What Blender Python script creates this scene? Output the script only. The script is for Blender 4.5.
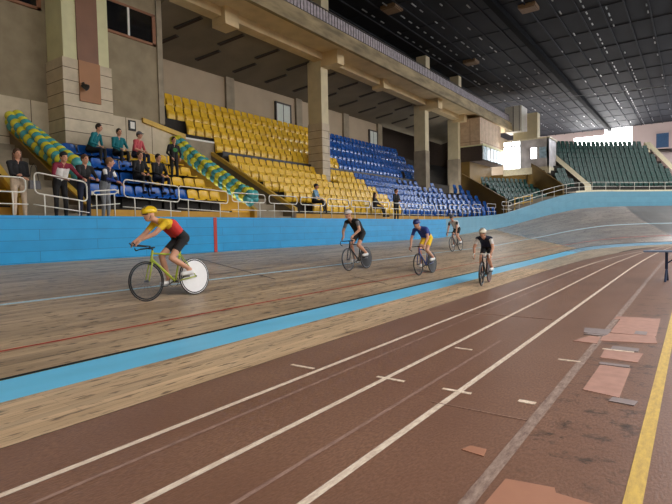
import bpy, bmesh, math, random
from mathutils import Vector, Matrix, noise
random.seed(7)
PI = math.pi
S = bpy.context.scene
for o in list(bpy.data.objects): bpy.data.objects.remove(o)
C = S.collection

# ------------------------------------------------------------------ camera, world, light, exposure
cam_d = bpy.data.cameras.new('camera'); cam = bpy.data.objects.new('camera', cam_d); C.objects.link(cam)
cam_d.sensor_width = 36; cam_d.lens = 505 / 672 * 36; cam_d.clip_end = 400; cam_d.clip_start = .05
PSI, TH, RHO = math.radians(35.42), math.radians(2.587), .02
_fh = Vector((-math.sin(PSI), math.cos(PSI), 0)); _r = Vector((math.cos(PSI), math.sin(PSI), 0)); _z = Vector((0, 0, 1))
_F = _fh * math.cos(TH) - _z * math.sin(TH); _U = _fh * math.sin(TH) + _z * math.cos(TH)
_cx = _r * math.cos(RHO) - _U * math.sin(RHO); _cy = _r * math.sin(RHO) + _U * math.cos(RHO)
m = Matrix((_cx, _cy, -_F)).transposed().to_4x4(); m.translation = (0, 0, 1.6)
cam.matrix_world = m
S.camera = cam
w = bpy.data.worlds.new('daylight'); S.world = w; w.use_nodes = True
nt = w.node_tree; bg = nt.nodes['Background']
bg.inputs[0].default_value = (1.0, .975, .95, 1); bg.inputs[1].default_value = 2.6
S.view_settings.view_transform = 'Standard'; S.view_settings.look = 'None'
S.view_settings.gamma = 1; S.view_settings.use_curve_mapping = False
S.view_settings.exposure = 0.62

# ------------------------------------------------------------------ materials
def lin(c): return tuple(((v / 255) / 12.92 if v <= 10 else ((v / 255 + .055) / 1.055) ** 2.4) for v in c) + (1,)
def base_mat(name):
    m = bpy.data.materials.new(name); m.use_nodes = True
    return m, m.node_tree, m.node_tree.nodes['Principled BSDF']
def mat(name, col, rough=.6, metal=0., var=.12, scale=6., bump=0., stretch=None, coord='Object', spec=.5, coat=0., var2=None):
    """plain surface with soft two-scale variation"""
    m, t, b = base_mat(name); N, L = t.nodes, t.links
    tc = N.new('ShaderNodeTexCoord'); mp = N.new('ShaderNodeMapping'); L.new(tc.outputs[coord], mp.inputs[0])
    if stretch: mp.inputs['Scale'].default_value = stretch
    n1 = N.new('ShaderNodeTexNoise'); n1.inputs['Scale'].default_value = scale; n1.inputs['Detail'].default_value = 6
    L.new(mp.outputs[0], n1.inputs[0])
    r = N.new('ShaderNodeValToRGB'); c = lin(col)
    r.color_ramp.elements[0].position = .3; r.color_ramp.elements[1].position = .7
    r.color_ramp.elements[0].color = tuple(max(0, v * (1 - var)) for v in c[:3]) + (1,)
    r.color_ramp.elements[1].color = (tuple(min(1, v * (1 + var)) for v in c[:3]) + (1,)) if var2 is None else lin(var2)
    L.new(n1.outputs[0], r.inputs[0]); L.new(r.outputs[0], b.inputs['Base Color'])
    b.inputs['Roughness'].default_value = rough; b.inputs['Metallic'].default_value = metal
    b.inputs['Specular IOR Level'].default_value = spec; b.inputs['Coat Weight'].default_value = coat
    if bump:
        bp = N.new('ShaderNodeBump'); bp.inputs['Strength'].default_value = bump; bp.inputs['Distance'].default_value = .01
        L.new(n1.outputs[0], bp.inputs['Height']); L.new(bp.outputs[0], b.inputs['Normal'])
    return m
def mixc(N, L, fac, a, b):
    x = N.new('ShaderNodeMix'); x.data_type = 'RGBA'
    if hasattr(fac, 'is_linked') or hasattr(fac, 'links'): L.new(fac, x.inputs[0])
    else: x.inputs[0].default_value = fac
    for i, v in ((6, a), (7, b)):
        if isinstance(v, tuple): x.inputs[i].default_value = v
        else: L.new(v, x.inputs[i])
    return x.outputs[2]
def noise_n(N, L, src, scale, stretch=(1, 1, 1), detail=5, lo=.4, hi=.6, rough=.55):
    mp = N.new('ShaderNodeMapping'); mp.inputs['Scale'].default_value = stretch; L.new(src, mp.inputs[0])
    n = N.new('ShaderNodeTexNoise'); n.inputs['Scale'].default_value = scale; n.inputs['Detail'].default_value = detail; n.inputs['Roughness'].default_value = rough
    L.new(mp.outputs[0], n.inputs[0])
    r = N.new('ShaderNodeMapRange'); r.inputs[1].default_value = lo; r.inputs[2].default_value = hi; L.new(n.outputs[0], r.inputs[0])
    return r.outputs[0]
def wood_track(name, light, mid, dark, rough=.45, blot=.6):
    """long narrow boards running along u (metres), v across"""
    m, t, b = base_mat(name); N, L = t.nodes, t.links
    uv = N.new('ShaderNodeTexCoord').outputs['UV']
    br = N.new('ShaderNodeTexBrick'); br.inputs['Scale'].default_value = 1; br.inputs['Brick Width'].default_value = 3.7; br.inputs['Row Height'].default_value = .11
    br.inputs['Mortar Size'].default_value = .003; br.offset = .37; br.inputs['Color1'].default_value = (.86, .86, .86, 1); br.inputs['Color2'].default_value = (1.1, 1.09, 1.06, 1)
    br.inputs['Mortar'].default_value = (.62, .58, .55, 1); L.new(uv, br.inputs[0])
    a = noise_n(N, L, uv, 1, (.3, 3.2, 1), 8, .38, .62, .7)
    c1 = mixc(N, L, a, lin(mid), lin(light))
    d = noise_n(N, L, uv, 1, (.34, 5.0, 1), 9, .57, .615, .75)
    dd = N.new('ShaderNodeMath'); dd.operation = 'MULTIPLY'; dd.inputs[1].default_value = blot; L.new(d, dd.inputs[0])
    c2 = mixc(N, L, dd.outputs[0], c1, lin(dark))
    e = noise_n(N, L, uv, 1, (3.0, 14, 1), 5, .58, .65)
    ee = N.new('ShaderNodeMath'); ee.operation = 'MULTIPLY'; ee.inputs[1].default_value = .8; L.new(e, ee.inputs[0])
    c3 = mixc(N, L, ee.outputs[0], c2, lin(dark))
    x = N.new('ShaderNodeMix'); x.data_type = 'RGBA'; x.blend_type = 'MULTIPLY'; x.inputs[0].default_value = 1
    L.new(c3, x.inputs[6]); L.new(br.outputs[0], x.inputs[7]); L.new(x.outputs[2], b.inputs['Base Color'])
    b.inputs['Roughness'].default_value = rough
    return m
def brick_mat(name, c1, c2, mortar, bw, rh, ms=.012, rough=.7, off=.5, var=.15, bump=.3, nscale=3):
    m, t, b = base_mat(name); N, L = t.nodes, t.links
    uv = N.new('ShaderNodeTexCoord').outputs['UV']
    br = N.new('ShaderNodeTexBrick'); br.inputs['Scale'].default_value = 1; br.inputs['Brick Width'].default_value = bw; br.inputs['Row Height'].default_value = rh
    br.inputs['Mortar Size'].default_value = ms; br.offset = off; br.inputs['Color1'].default_value = lin(c1); br.inputs['Color2'].default_value = lin(c2)
    br.inputs['Mortar'].default_value = lin(mortar); L.new(uv, br.inputs[0])
    n = noise_n(N, L, uv, nscale, (1, 1, 1), 6, .3, .7)
    g = N.new('ShaderNodeMapRange'); g.inputs[3].default_value = 1 - var; g.inputs[4].default_value = 1 + var; L.new(n, g.inputs[0])
    x = N.new('ShaderNodeMix'); x.data_type = 'RGBA'; x.blend_type = 'MULTIPLY'; x.inputs[0].default_value = 1
    L.new(br.outputs[0], x.inputs[6]); L.new(g.outputs[0], x.inputs[7]); L.new(x.outputs[2], b.inputs['Base Color'])
    b.inputs['Roughness'].default_value = rough
    bp = N.new('ShaderNodeBump'); bp.inputs['Strength'].default_value = bump; bp.inputs['Distance'].default_value = .01; bp.invert = True
    L.new(br.outputs['Fac'], bp.inputs['Height']); L.new(bp.outputs[0], b.inputs['Normal'])
    return m
def emis(name, col, s):
    m, t, b = base_mat(name); b.inputs['Base Color'].default_value = col + (1,)
    b.inputs['Emission Color'].default_value = col + (1,); b.inputs['Emission Strength'].default_value = s
    return m
def running_track_mat():
    m, t, b = base_mat('rubber_track'); N, L = t.nodes, t.links
    co = N.new('ShaderNodeTexCoord').outputs['Object']
    a = noise_n(N, L, co, 1.1, (1, .5, 1), 6, .3, .7)
    c = mixc(N, L, a, lin((126, 90, 72)), lin((150, 113, 92)))
    g = noise_n(N, L, co, 60, (1, .35, 1), 3, .35, .65)
    c = mixc(N, L, g, c, lin((120, 86, 69)))
    s = noise_n(N, L, co, 3.2, (1.0, 1.3, 1), 10, .53, .60, .78)
    # scuffed, worn ground around the patched jumping strip only
    sep = N.new('ShaderNodeSeparateXYZ'); L.new(co, sep.inputs[0])
    def band(out, a0, a1, b0, b1):
        r1 = N.new('ShaderNodeMapRange'); r1.inputs[1].default_value = a0; r1.inputs[2].default_value = a1; L.new(out, r1.inputs[0])
        r2 = N.new('ShaderNodeMapRange'); r2.inputs[1].default_value = b1; r2.inputs[2].default_value = b0; L.new(out, r2.inputs[0])
        q = N.new('ShaderNodeMath'); q.operation = 'MULTIPLY'; L.new(r1.outputs[0], q.inputs[0]); L.new(r2.outputs[0], q.inputs[1]); return q.outputs[0]
    bx, by = band(sep.outputs[0], -1.15, -.9, -.42, -.2), band(sep.outputs[1], 3.2, 3.5, 11, 16)
    q = N.new('ShaderNodeMath'); q.operation = 'MULTIPLY'; L.new(bx, q.inputs[0]); L.new(by, q.inputs[1])
    q2 = N.new('ShaderNodeMath'); q2.operation = 'MULTIPLY'; L.new(q.outputs[0], q2.inputs[0]); L.new(s, q2.inputs[1])
    q3 = N.new('ShaderNodeMath'); q3.operation = 'MULTIPLY'; q3.inputs[1].default_value = .8; L.new(q2.outputs[0], q3.inputs[0])
    c = mixc(N, L, q3.outputs[0], c, lin((52, 42, 36)))
    L.new(c, b.inputs['Base Color']); b.inputs['Roughness'].default_value = .42
    bp = N.new('ShaderNodeBump'); bp.inputs['Strength'].default_value = .25; bp.inputs['Distance'].default_value = .004
    L.new(g, bp.inputs['Height']); L.new(bp.outputs[0], b.inputs['Normal'])
    return m
def line_paint(name, col, under, wear):
    m, t, b = base_mat(name); N, L = t.nodes, t.links
    co = N.new('ShaderNodeTexCoord').outputs['Object']
    a = noise_n(N, L, co, 9, (3, .8, 1), 8, .5 - wear * .25, .95 - wear * .3, .75)
    c = mixc(N, L, a, lin(col), lin(under)); L.new(c, b.inputs['Base Color']); b.inputs['Roughness'].default_value = .5
    return m
M = {
 'rubber': running_track_mat(),
 'ground': mat('infield_floor', (92, 84, 76), .7, var=.15, scale=1),
 'wood': wood_track('track_boards', (194, 168, 136), (152, 129, 104), (80, 66, 52), .4, .8),
 'apron': wood_track('apron_boards', (218, 188, 152), (188, 158, 124), (84, 66, 48), .5, .6),
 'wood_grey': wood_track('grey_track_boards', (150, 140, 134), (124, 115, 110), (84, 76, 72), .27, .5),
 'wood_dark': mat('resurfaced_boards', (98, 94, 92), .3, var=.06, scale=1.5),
 'azur_pale': mat('sheen_blue_band', (128, 172, 200), .25, var=.08, scale=2),  # sheen on the bend painted in as a paler blue
 'apron_grey': wood_track('grey_apron_boards', (196, 178, 154), (168, 150, 128), (96, 82, 68), .4, .5),  # greyer tone for the boards further along the apron
 'azur': mat('sky_blue_band', (112, 204, 244), .4, var=.08, scale=2, stretch=(1, .3, 1)),
 'wallblue': brick_mat('blue_boards', (22, 146, 206), (30, 154, 214), (18, 112, 168), 2.7, .245, .006, .35, .5, .07, .2, 2),
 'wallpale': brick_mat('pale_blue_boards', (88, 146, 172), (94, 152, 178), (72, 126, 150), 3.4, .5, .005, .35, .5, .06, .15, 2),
 'white_line': line_paint('white_paint', (248, 232, 212), (172, 134, 114), .45),
 'pink_line': line_paint('worn_pink_paint', (188, 154, 138), (112, 84, 76), .8),
 'wide_line': line_paint('worn_white_paint', (196, 172, 156), (112, 86, 78), .95),
 'yellow_line': line_paint('yellow_paint', (226, 190, 92), (170, 130, 80), .4),
 'patch': mat('orange_rubber_patch', (186, 132, 104), .6, var=.1, scale=8, var2=(172, 120, 96)),
 'patch2': mat('pink_rubber_patch', (182, 138, 122), .6, var=.1, scale=8),
 'grey_patch': mat('grey_tape', (150, 136, 134), .5, var=.12, scale=12),
 'redline': mat('red_paint', (176, 48, 34), .5, scale=20),
 'blueline': mat('pale_blue_paint', (180, 208, 220), .5, var=.15, scale=20),
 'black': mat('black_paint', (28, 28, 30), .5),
 'step': mat('dark_step', (40, 36, 32), .8, var=.25),
 'concrete': mat('concrete', (150, 138, 118), .8, var=.15, scale=2.5, bump=.2),
 'greywall': mat('grey_brown_plaster', (140, 126, 102), .85, var=.1, scale=1.6, bump=.3, var2=(156, 142, 116)),
 'stairwall': mat('stair_wall', (118, 104, 84), .85, var=.12, scale=1.5),
 'tile': brick_mat('beige_tiles', (206, 192, 166), (190, 174, 148), (86, 70, 56), 5.2, .42, .012, .6, .5, .12),
 'wallpanel': brick_mat('beige_wall_panels', (200, 186, 162), (192, 178, 152), (92, 76, 60), 1.15, 1.6, .014, .65, .0, .1),
 'cream': mat('cream_paint', (206, 202, 158), .6, var=.07, scale=2),
 'brown': mat('brown_panel', (124, 84, 60), .5, var=.08, scale=1.5),
 'brown2': mat('light_brown_panel', (158, 108, 66), .5, var=.08, scale=1.5),
 'column': mat('column_plaster', (204, 192, 158), .7, var=.08, scale=2, bump=.15),
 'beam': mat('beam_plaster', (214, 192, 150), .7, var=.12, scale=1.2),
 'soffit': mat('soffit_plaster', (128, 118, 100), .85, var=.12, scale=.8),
 'slab': mat('slab_edge', (148, 132, 100), .75, var=.45, scale=1.3, stretch=(1, .5, 2), bump=.3),
 'backwall': mat('pinkish_back_wall', (180, 162, 138), .8, var=.07, scale=.9),
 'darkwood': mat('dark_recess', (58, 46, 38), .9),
 'ochre': mat('ochre_board', (190, 142, 40), .55, var=.14, scale=2.2),
 'ochre_dark': mat('aged_ochre_board', (100, 76, 24), .6, var=.12, scale=2),
 'ochre_rail': mat('ochre_rail', (198, 160, 62), .5, var=.12, scale=3),
 'white': mat('white_enamel', (224, 222, 214), .35, var=.05),
 'frame': mat('reddish_window_frame', (136, 88, 58), .5),
 'glass': mat('dark_window_glass', (22, 22, 24), .12, var=.05),
 'roof': mat('dark_roof_sheet', (36, 38, 44), .7, var=.3, scale=.7, spec=.15, stretch=(1, .4, 1)),
 'rib': mat('roof_rib', (46, 48, 54), .7, var=.2, scale=1.2, spec=.15),
 'glint': mat('roof_glint_strip', (168, 170, 174), .3, metal=.4, var=.1),
 'mullion': mat('dark_mullion', (70, 66, 64), .6),
 'lattice': mat('pale_lattice', (176, 168, 176), .5, var=.3, scale=5),
 'hatch': mat('brown_hatch', (120, 96, 70), .7),
 'door': mat('pale_green_door', (206, 214, 206), .5, var=.05),
 'yseat': mat('yellow_plastic', (230, 184, 50), .27, var=.07, scale=3, spec=.5),
 'bseat': mat('blue_plastic', (22, 84, 168), .24, var=.12, scale=3, spec=.6),
 'gseat': mat('green_plastic', (6, 62, 56), .3, var=.14, scale=3, spec=.35),
 'metal': mat('grey_steel', (130, 130, 132), .35, metal=.9),
 'balloon_y': mat('yellow_latex', (218, 216, 66), .22, var=.04, coat=.3),
 'balloon_t': mat('teal_latex', (78, 166, 170), .22, var=.04, coat=.3),
 'endwall': mat('pinkish_end_wall', (190, 172, 170), .8, var=.08, scale=.4),
 'winblue': mat('blue_window', (60, 86, 120), .3),
 'daylight': emis('frosted_daylight_pane', (1., .99, .98), 8),
 'added_daylight': emis('added_window_pane', (.78, .87, 1.), 12),
 'daylight2': emis('booth_daylight_pane', (.97, .98, 1.), 4),
 'greybooth': mat('grey_booth_panel', (186, 180, 180), .35, var=.35, scale=1.3),
 'creambooth': mat('cream_booth_base', (216, 206, 176), .5, var=.1),
 'glasspanel': mat('sky_reflection_glass', (168, 196, 212), .15, var=.35, scale=4),  # sky reflection painted into the colour of the glass
 'navy': mat('navy_steel', (42, 58, 92), .4, metal=.3),
 'cable': mat('pale_cable', (150, 154, 156), .5),
}
# ------------------------------------------------------------------ mesh helpers
class MB:
    def __init__(s): s.v, s.f, s.m, s.uv = [], [], [], []
    def add(s, vs, fs, mi=0, uvs=None):
        k = len(s.v); s.v += [tuple(p) for p in vs]
        for i, f in enumerate(fs):
            s.f.append([k + j for j in f]); s.m.append(mi)
            if uvs: s.uv.append(uvs[i])
            else:
                P = [Vector(vs[j]) for j in f]
                n = (P[1] - P[0]).cross(P[2] - P[0]); a = [abs(n.x), abs(n.y), abs(n.z)].index(max(abs(n.x), abs(n.y), abs(n.z)))
                s.uv.append([((p.y, p.z), (p.x, p.z), (p.x, p.y))[a] for p in P])
    def box(s, x0, x1, y0, y1, z0, z1, mi=0):
        x0, x1 = sorted((x0, x1)); y0, y1 = sorted((y0, y1)); z0, z1 = sorted((z0, z1))
        s.add([(x0,y0,z0),(x1,y0,z0),(x1,y1,z0),(x0,y1,z0),(x0,y0,z1),(x1,y0,z1),(x1,y1,z1),(x0,y1,z1)],
              [(0,3,2,1),(4,5,6,7),(0,1,5,4),(1,2,6,5),(2,3,7,6),(3,0,4,7)], mi)
    def prism(s, poly, axis, a0, a1, mi=0):
        """poly in the two other axes, extruded along axis"""
        def P(p, a): return {'x': (a, p[0], p[1]), 'y': (p[0], a, p[1]), 'z': (p[0], p[1], a)}[axis]
        n = len(poly); vs = [P(p, a0) for p in poly] + [P(p, a1) for p in poly]
        fs = [tuple(range(n))[::-1], tuple(range(n, 2 * n))] + [(i, (i + 1) % n, n + (i + 1) % n, n + i) for i in range(n)]
        s.add(vs, fs, mi)
    def tube(s, pts, r, n=6, closed=False, mi=0, cap=True):
        pts = [Vector(p) for p in pts]; N = len(pts); rr = r if isinstance(r, (list, tuple)) else [r] * N
        vs = []; up = None
        for i, p in enumerate(pts):
            a = pts[(i - 1) % N] if (closed or i > 0) else p; b = pts[(i + 1) % N] if (closed or i < N - 1) else p
            t = (b - a).normalized()
            if up is None: up = t.orthogonal().normalized()
            up = (up - t * up.dot(t)); up = up.normalized() if up.length > 1e-5 else t.orthogonal().normalized()
            q = t.cross(up)
            for k in range(n):
                th = 2 * PI * k / n; vs.append(p + (up * math.cos(th) + q * math.sin(th)) * rr[i])
        fs = []
        for i in range(N if closed else N - 1):
            j = (i + 1) % N
            for k in range(n): k2 = (k + 1) % n; fs.append((i*n+k, i*n+k2, j*n+k2, j*n+k))
        if cap and not closed: fs += [tuple(range(n))[::-1], tuple(range((N-1)*n, N*n))]
        s.add(vs, fs, mi)
    def ell(s, c, r, nu=12, nv=8, mat3=None, mi=0, fn=None):
        vs, fs = [], []; c = Vector(c); r = r if isinstance(r, (list, tuple)) else (r, r, r)
        for j in range(nv + 1):
            ph = PI * j / nv
            for i in range(nu):
                th = 2 * PI * i / nu
                p = Vector((r[0]*math.sin(ph)*math.cos(th), r[1]*math.sin(ph)*math.sin(th), r[2]*math.cos(ph)))
                if fn: p = fn(p)
                if mat3: p = mat3 @ p
                vs.append(c + p)
        for j in range(nv):
            for i in range(nu):
                a, b = j*nu+i, j*nu+(i+1) % nu
                if j == 0: fs.append((a, b+nu, a+nu)) if False else fs.append((a, a+nu, b+nu))
                elif j == nv-1: fs.append((a, a+nu, b))
                else: fs.append((a, a+nu, b+nu, b))
        s.add(vs, fs, mi)
    def build(s, name, mats, parent=None, smooth=False):
        me = bpy.data.meshes.new(name); me.from_pydata(s.v, [], s.f); uvl = me.uv_layers.new(name='UVMap')
        k = 0
        for u in s.uv:
            for q in u: uvl.data[k].uv = q; k += 1
        if not isinstance(mats, (list, tuple)): mats = [mats]
        for q in mats: me.materials.append(q)
        me.polygons.foreach_set('material_index', s.m)
        if smooth: me.polygons.foreach_set('use_smooth', [True] * len(s.f))
        me.update(); o = bpy.data.objects.new(name, me); C.objects.link(o)
        if parent: o.parent = parent
        return o
def tag(o, label=None, cat=None, group=None, kind=None):
    if label: o['label'] = label
    if cat: o['category'] = cat
    if group: o['group'] = group
    if kind: o['kind'] = kind
    return o
def struct(o, label=None): o['kind'] = 'structure'; return tag(o, label)
def empty(name, loc=(0, 0, 0), rz=0., rx=0.):
    o = bpy.data.objects.new(name, None); C.objects.link(o); o.location = loc; o.rotation_euler = (rx, 0, rz); return o
ORD = 'first second third fourth fifth sixth seventh eighth ninth tenth eleventh twelfth thirteenth fourteenth fifteenth sixteenth seventeenth eighteenth nineteenth twentieth'.split()
def ordinal(n):
    if n <= 20: return ORD[n - 1]
    t, u = divmod(n, 10); T = {2: 'twent', 3: 'thirt', 4: 'fort', 5: 'fift'}[t]
    return T + 'ieth' if u == 0 else T + 'y-' + ORD[u - 1]

# ------------------------------------------------------------------ the oval: straight, then a bend of 22 m inner radius
def fr(s):
    if s < 32: return Vector((-5.4, s)), Vector((-1, 0)), 0.
    a = (s - 32) / 22.; n = Vector((-math.cos(a), math.sin(a))); return Vector((16.6, 32)) + n * 22, n, a
def interp(tab, x):
    if x <= tab[0][0]: return tab[0][1]
    if x >= tab[-1][0]: return tab[-1][1]
    for i in range(len(tab) - 1):
        (a, p), (b, q) = tab[i], tab[i+1]
        if a <= x <= b:
            m0 = 0 if i == 0 else (q - tab[i-1][1]) / (b - tab[i-1][0]) * (b - a)
            m1 = 0 if i == len(tab) - 2 else (tab[i+2][1] - p) / (tab[i+2][0] - a) * (b - a)
            t = (x - a) / (b - a); return (2*t**3-3*t*t+1)*p + (t**3-2*t*t+t)*m0 + (-2*t**3+3*t*t)*q + (t**3-t*t)*m1
ZW = [(26, .97), (30.5, 1.12), (35.5, 1.48), (38, 1.9), (40, 2.3), (41.8, 2.62), (43.3, 2.87), (46, 3.05), (50, 3.08)]
HW = [(30, 1.07), (36, .98), (40, 1.22), (42, 1.36), (44.5, 1.34), (48, 1.27)]
WW = [(24, 6.6), (42, 6.1)]
def zwall(s): return interp(ZW, s)
def wwall(s): return interp(WW, s)
def azz(s): return interp([(28, .03), (42, .14)], s)
def pt(s, w, z): p, n, a = fr(s); q = p + n * w; return Vector((q.x, q.y, z))
def track_z(s, w):
    if w <= .7: return azz(s) * max(0, w) / .7
    W = wwall(s); t = (w - .7) / (W - .7)
    if s > 26: t = t * (1 - .12 * math.sin(PI * t) * min(1, (s - 26) / 14))     # slightly dished in the bend
    return azz(s) + (zwall(s) - azz(s)) * t
def srange(a, b, d=.8):
    n = max(1, round((b - a) / d)); return [a + (b - a) * i / n for i in range(n + 1)]
def ribbon(mb, s0, s1, prof, d=.8, mi=0, vflip=False):
    """prof(s) -> list of (w, z)"""
    ss = srange(s0, s1, d); rows = [prof(s) for s in ss]; n = len(rows[0]); vs = []
    for s, r in zip(ss, rows): vs += [pt(s, w, z) for w, z in r]
    for i in range(len(ss) - 1):
        for j in range(n - 1):
            a, b, c, e = i*n+j, i*n+j+1, (i+1)*n+j+1, (i+1)*n+j
            L0 = 0; (w0, z0), (w1, z1) = rows[i][j], rows[i][j+1]
            v0 = w0 + z0 if abs(w1-w0) < .2 else w0; v1 = w1 + z1 if abs(w1-w0) < .2 else w1
            mb.add([vs[a], vs[b], vs[c], vs[e]], [(0, 1, 2, 3)], mi, [[(ss[i], v0), (ss[i], v1), (ss[i+1], v1), (ss[i+1], v0)]])
END = 78
# floor of the hall and running track
def edge_x(y): return -4.24 if y < 18 else -4.24 + (y - 18) ** 2 / (2 * 104)
g = MB(); g.box(-5.4, 30, -14, 80, -.1, -.012); struct(g.build('floor', M['ground']))
g = MB()
ys = srange(-12, 46, 1.)
for a, b in zip(ys[:-1], ys[1:]):
    g.add([(edge_x(a), a, 0), (4, a, 0), (4 + edge_x(b) - edge_x(a) if False else 4, b, 0), (edge_x(b), b, 0)], [(0, 1, 2, 3)])
struct(g.build('running_track', M['rubber']))
def lane(name, x, wd, mt, y0=-2, y1=40, z=.004):
    g = MB(); yy = srange(y0, y1, 1.)
    for a, b in zip(yy[:-1], yy[1:]):
        kf = interp([(-3.5, .9), (-3.2, .75), (-2.67, .42), (-1.85, .27), (-1.0, .15)], x); ca, cb = (edge_x(a) + 4.24) * kf, (edge_x(b) + 4.24) * kf
        g.add([(x-wd/2+ca, a, z), (x+wd/2+ca, a, z), (x+wd/2+cb, b, z), (x-wd/2+cb, b, z)], [(0, 1, 2, 3)])
    return struct(g.build(name, mt))
lane('lane_line', -3.47, .058, M['white_line'])
lane('lane_line', -3.20, .035, M['pink_line'])
lane('lane_line', -2.67, .058, M['white_line'])
lane('lane_line', -2.19, .035, M['pink_line'], y1=7)
lane('lane_line', -1.85, .062, M['white_line'])
lane('lane_line', -1.06, .085, M['wide_line'])
lane('lane_line', -.275, .095, M['yellow_line'], y1=13)
for (x0, x1, y0, y1) in [(-3.89,-3.56,4.49,4.54),(-2.78,-2.45,4.6,4.65),(-2.02,-1.73,4.59,4.64),(-2.57,-2.34,6.26,6.31),(-1.3,-1.15,4.62,4.69),(-1.31,-1.07,6.33,6.38),(-.95,-.6,7.15,7.2)]:
    g = MB(); g.box(x0, x1, y0, y1, .001, .006); struct(g.build('lane_tick', M['white_line']))
g = MB(); g.box(-1.95, -1.1, 4.2, 4.215, .001, .005); g.box(-4.0, -1.95, 9.0, 9.012, .001, .005); struct(g.build('rubber_seam', M['pink_line']))
for k, (poly, mt) in enumerate([([(-.98,2.6),(-.96,3.15),(-.68,3.2),(-.66,3.14),(-.05,3.1),(-.05,2.6)],'patch'),([(-1.35,3.4),(-1.32,3.5),(-1.2,3.5),(-1.18,3.38)],'patch'),
      ([(-.87,5.29),(-.86,6.34),(-.56,6.33),(-.55,5.21)],'patch2'),([(-.91,6.68),(-.92,7.13),(-.5,7.14),(-.52,6.65)],'patch2'),
      ([(-1.07,8.25),(-.44,8.3),(-.39,7.83),(-1.04,7.66)],'patch2'),([(-1.0,8.3),(-1.0,9.7),(-.45,9.9),(-.43,8.3)],'patch2'),([(-1.09,9.5),(-.6,9.6),(-.6,9.9),(-1.09,9.8)],'patch2'),
      ([(-1.35,7.46),(-1.21,7.93),(-1.07,7.86),(-1.05,7.44)],'patch2'),([(-1.37,8.5),(-1.0,8.54),(-1.01,8.1),(-1.32,8.11)],'grey_patch'),([(-.62,5.06),(-.6,5.2),(-.4,5.18),(-.42,5.04)],'grey_patch'),
      ([(-.88,6.36),(-.88,6.46),(-.58,6.46),(-.58,6.36)],'grey_patch'),([(-.86,7.2),(-.86,7.4),(-.56,7.4),(-.56,7.2)],'grey_patch'),([(-.7,8.35),(-.7,8.6),(-.55,8.6),(-.55,8.35)],'grey_patch'),([(-1.3,7.98),(-1.25,8.08),(-1.02,8.08),(-1.05,7.98)],'grey_patch')]):
    g = MB(); g.prism(poly, 'z', .001, .005 + .0004 * k); struct(g.build('floor_patch', M[mt]))
# wooden apron, sky-blue band, banked track
g = MB()
def apr(s):
    p, n, a = fr(s); y = p.y
    w_in = (-5.4 - edge_x(min(y, 40))) if s < 36 else interp([(36, -1.9), (44, -1.9)], s)
    w_in = max(w_in, -2.0) if s < 36 else w_in
    return [(w_in, .004), (0, .006)]
ribbon(g, -10, 19.2, apr); struct(g.build('track_apron', M['apron']))
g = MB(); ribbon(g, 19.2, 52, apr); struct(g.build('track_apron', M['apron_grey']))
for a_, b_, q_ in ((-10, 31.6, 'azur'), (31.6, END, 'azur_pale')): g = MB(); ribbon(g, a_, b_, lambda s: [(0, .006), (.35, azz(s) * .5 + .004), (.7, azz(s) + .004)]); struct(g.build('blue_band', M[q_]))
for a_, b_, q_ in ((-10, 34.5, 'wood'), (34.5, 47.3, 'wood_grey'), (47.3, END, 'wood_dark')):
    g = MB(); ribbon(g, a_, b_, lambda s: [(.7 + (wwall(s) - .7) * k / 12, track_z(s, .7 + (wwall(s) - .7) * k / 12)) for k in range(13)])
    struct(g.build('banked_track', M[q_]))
def stripe(name, w0, w1, mt, s0=-10, s1=END, lift=.006):
    g = MB(); ribbon(g, s0, s1, lambda s: [(w0, track_z(s, w0) + lift), (w1, track_z(s, w1) + lift)]); struct(g.build(name, mt))
stripe('measurement_line', .70, .755, mat('black_line', (14, 14, 15), .7), lift=.008)
stripe('sprint_line', 1.56, 1.60, M['redline'], -10, 60)
stripe('stayer_line', 3.58, 3.67, M['blueline'])
for s_, w0, w1 in ((34.5, 1.2, 5.5), (9.2, 3.0, 5.9), (11.6, 1.2, 2.4)):                                      # thin cross lines
    g = MB(); n_ = 12
    for k in range(n_):
        a, b = w0 + (w1-w0)*k/n_, w0 + (w1-w0)*(k+1)/n_
        g.add([pt(s_, a, track_z(s_, a)+.006), pt(s_+.04, a, track_z(s_, a)+.006), pt(s_+.04, b, track_z(s_, b)+.006), pt(s_, b, track_z(s_, b)+.006)], [(0,1,2,3)])
    struct(g.build('cross_line', M['blueline'] if s_ > 30 else M['black']))
# boarded safety wall, two coats of blue
def wall_prof(s):
    W, z, h = wwall(s), zwall(s), interp(HW, s)
    return [(W, z - .02), (W, z + h), (W + .1, z + h), (W + .1, z - .5)]
g = MB(); ribbon(g, -10, 28, wall_prof, 1.); struct(g.build('wall_track_side', M['wallblue']))
g = MB(); ribbon(g, 28, END, wall_prof, .7); struct(g.build('wall_bend', M['wallpale']))
g = MB(); g.box(-12.0, -11.985, 10.44, 10.56, .96, 2.03); struct(g.build('finish_stripe', M['redline']))
def walltop(s): return zwall(s) + interp(HW, s)
g = MB(); ribbon(g, 43.2, END, lambda s: [(wwall(s)+.1, walltop(s)), (wwall(s)+.1, walltop(s)+.14), (wwall(s)+.35, walltop(s)+.14)]); struct(g.build('wall_kerb', M['creambooth']))

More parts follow.
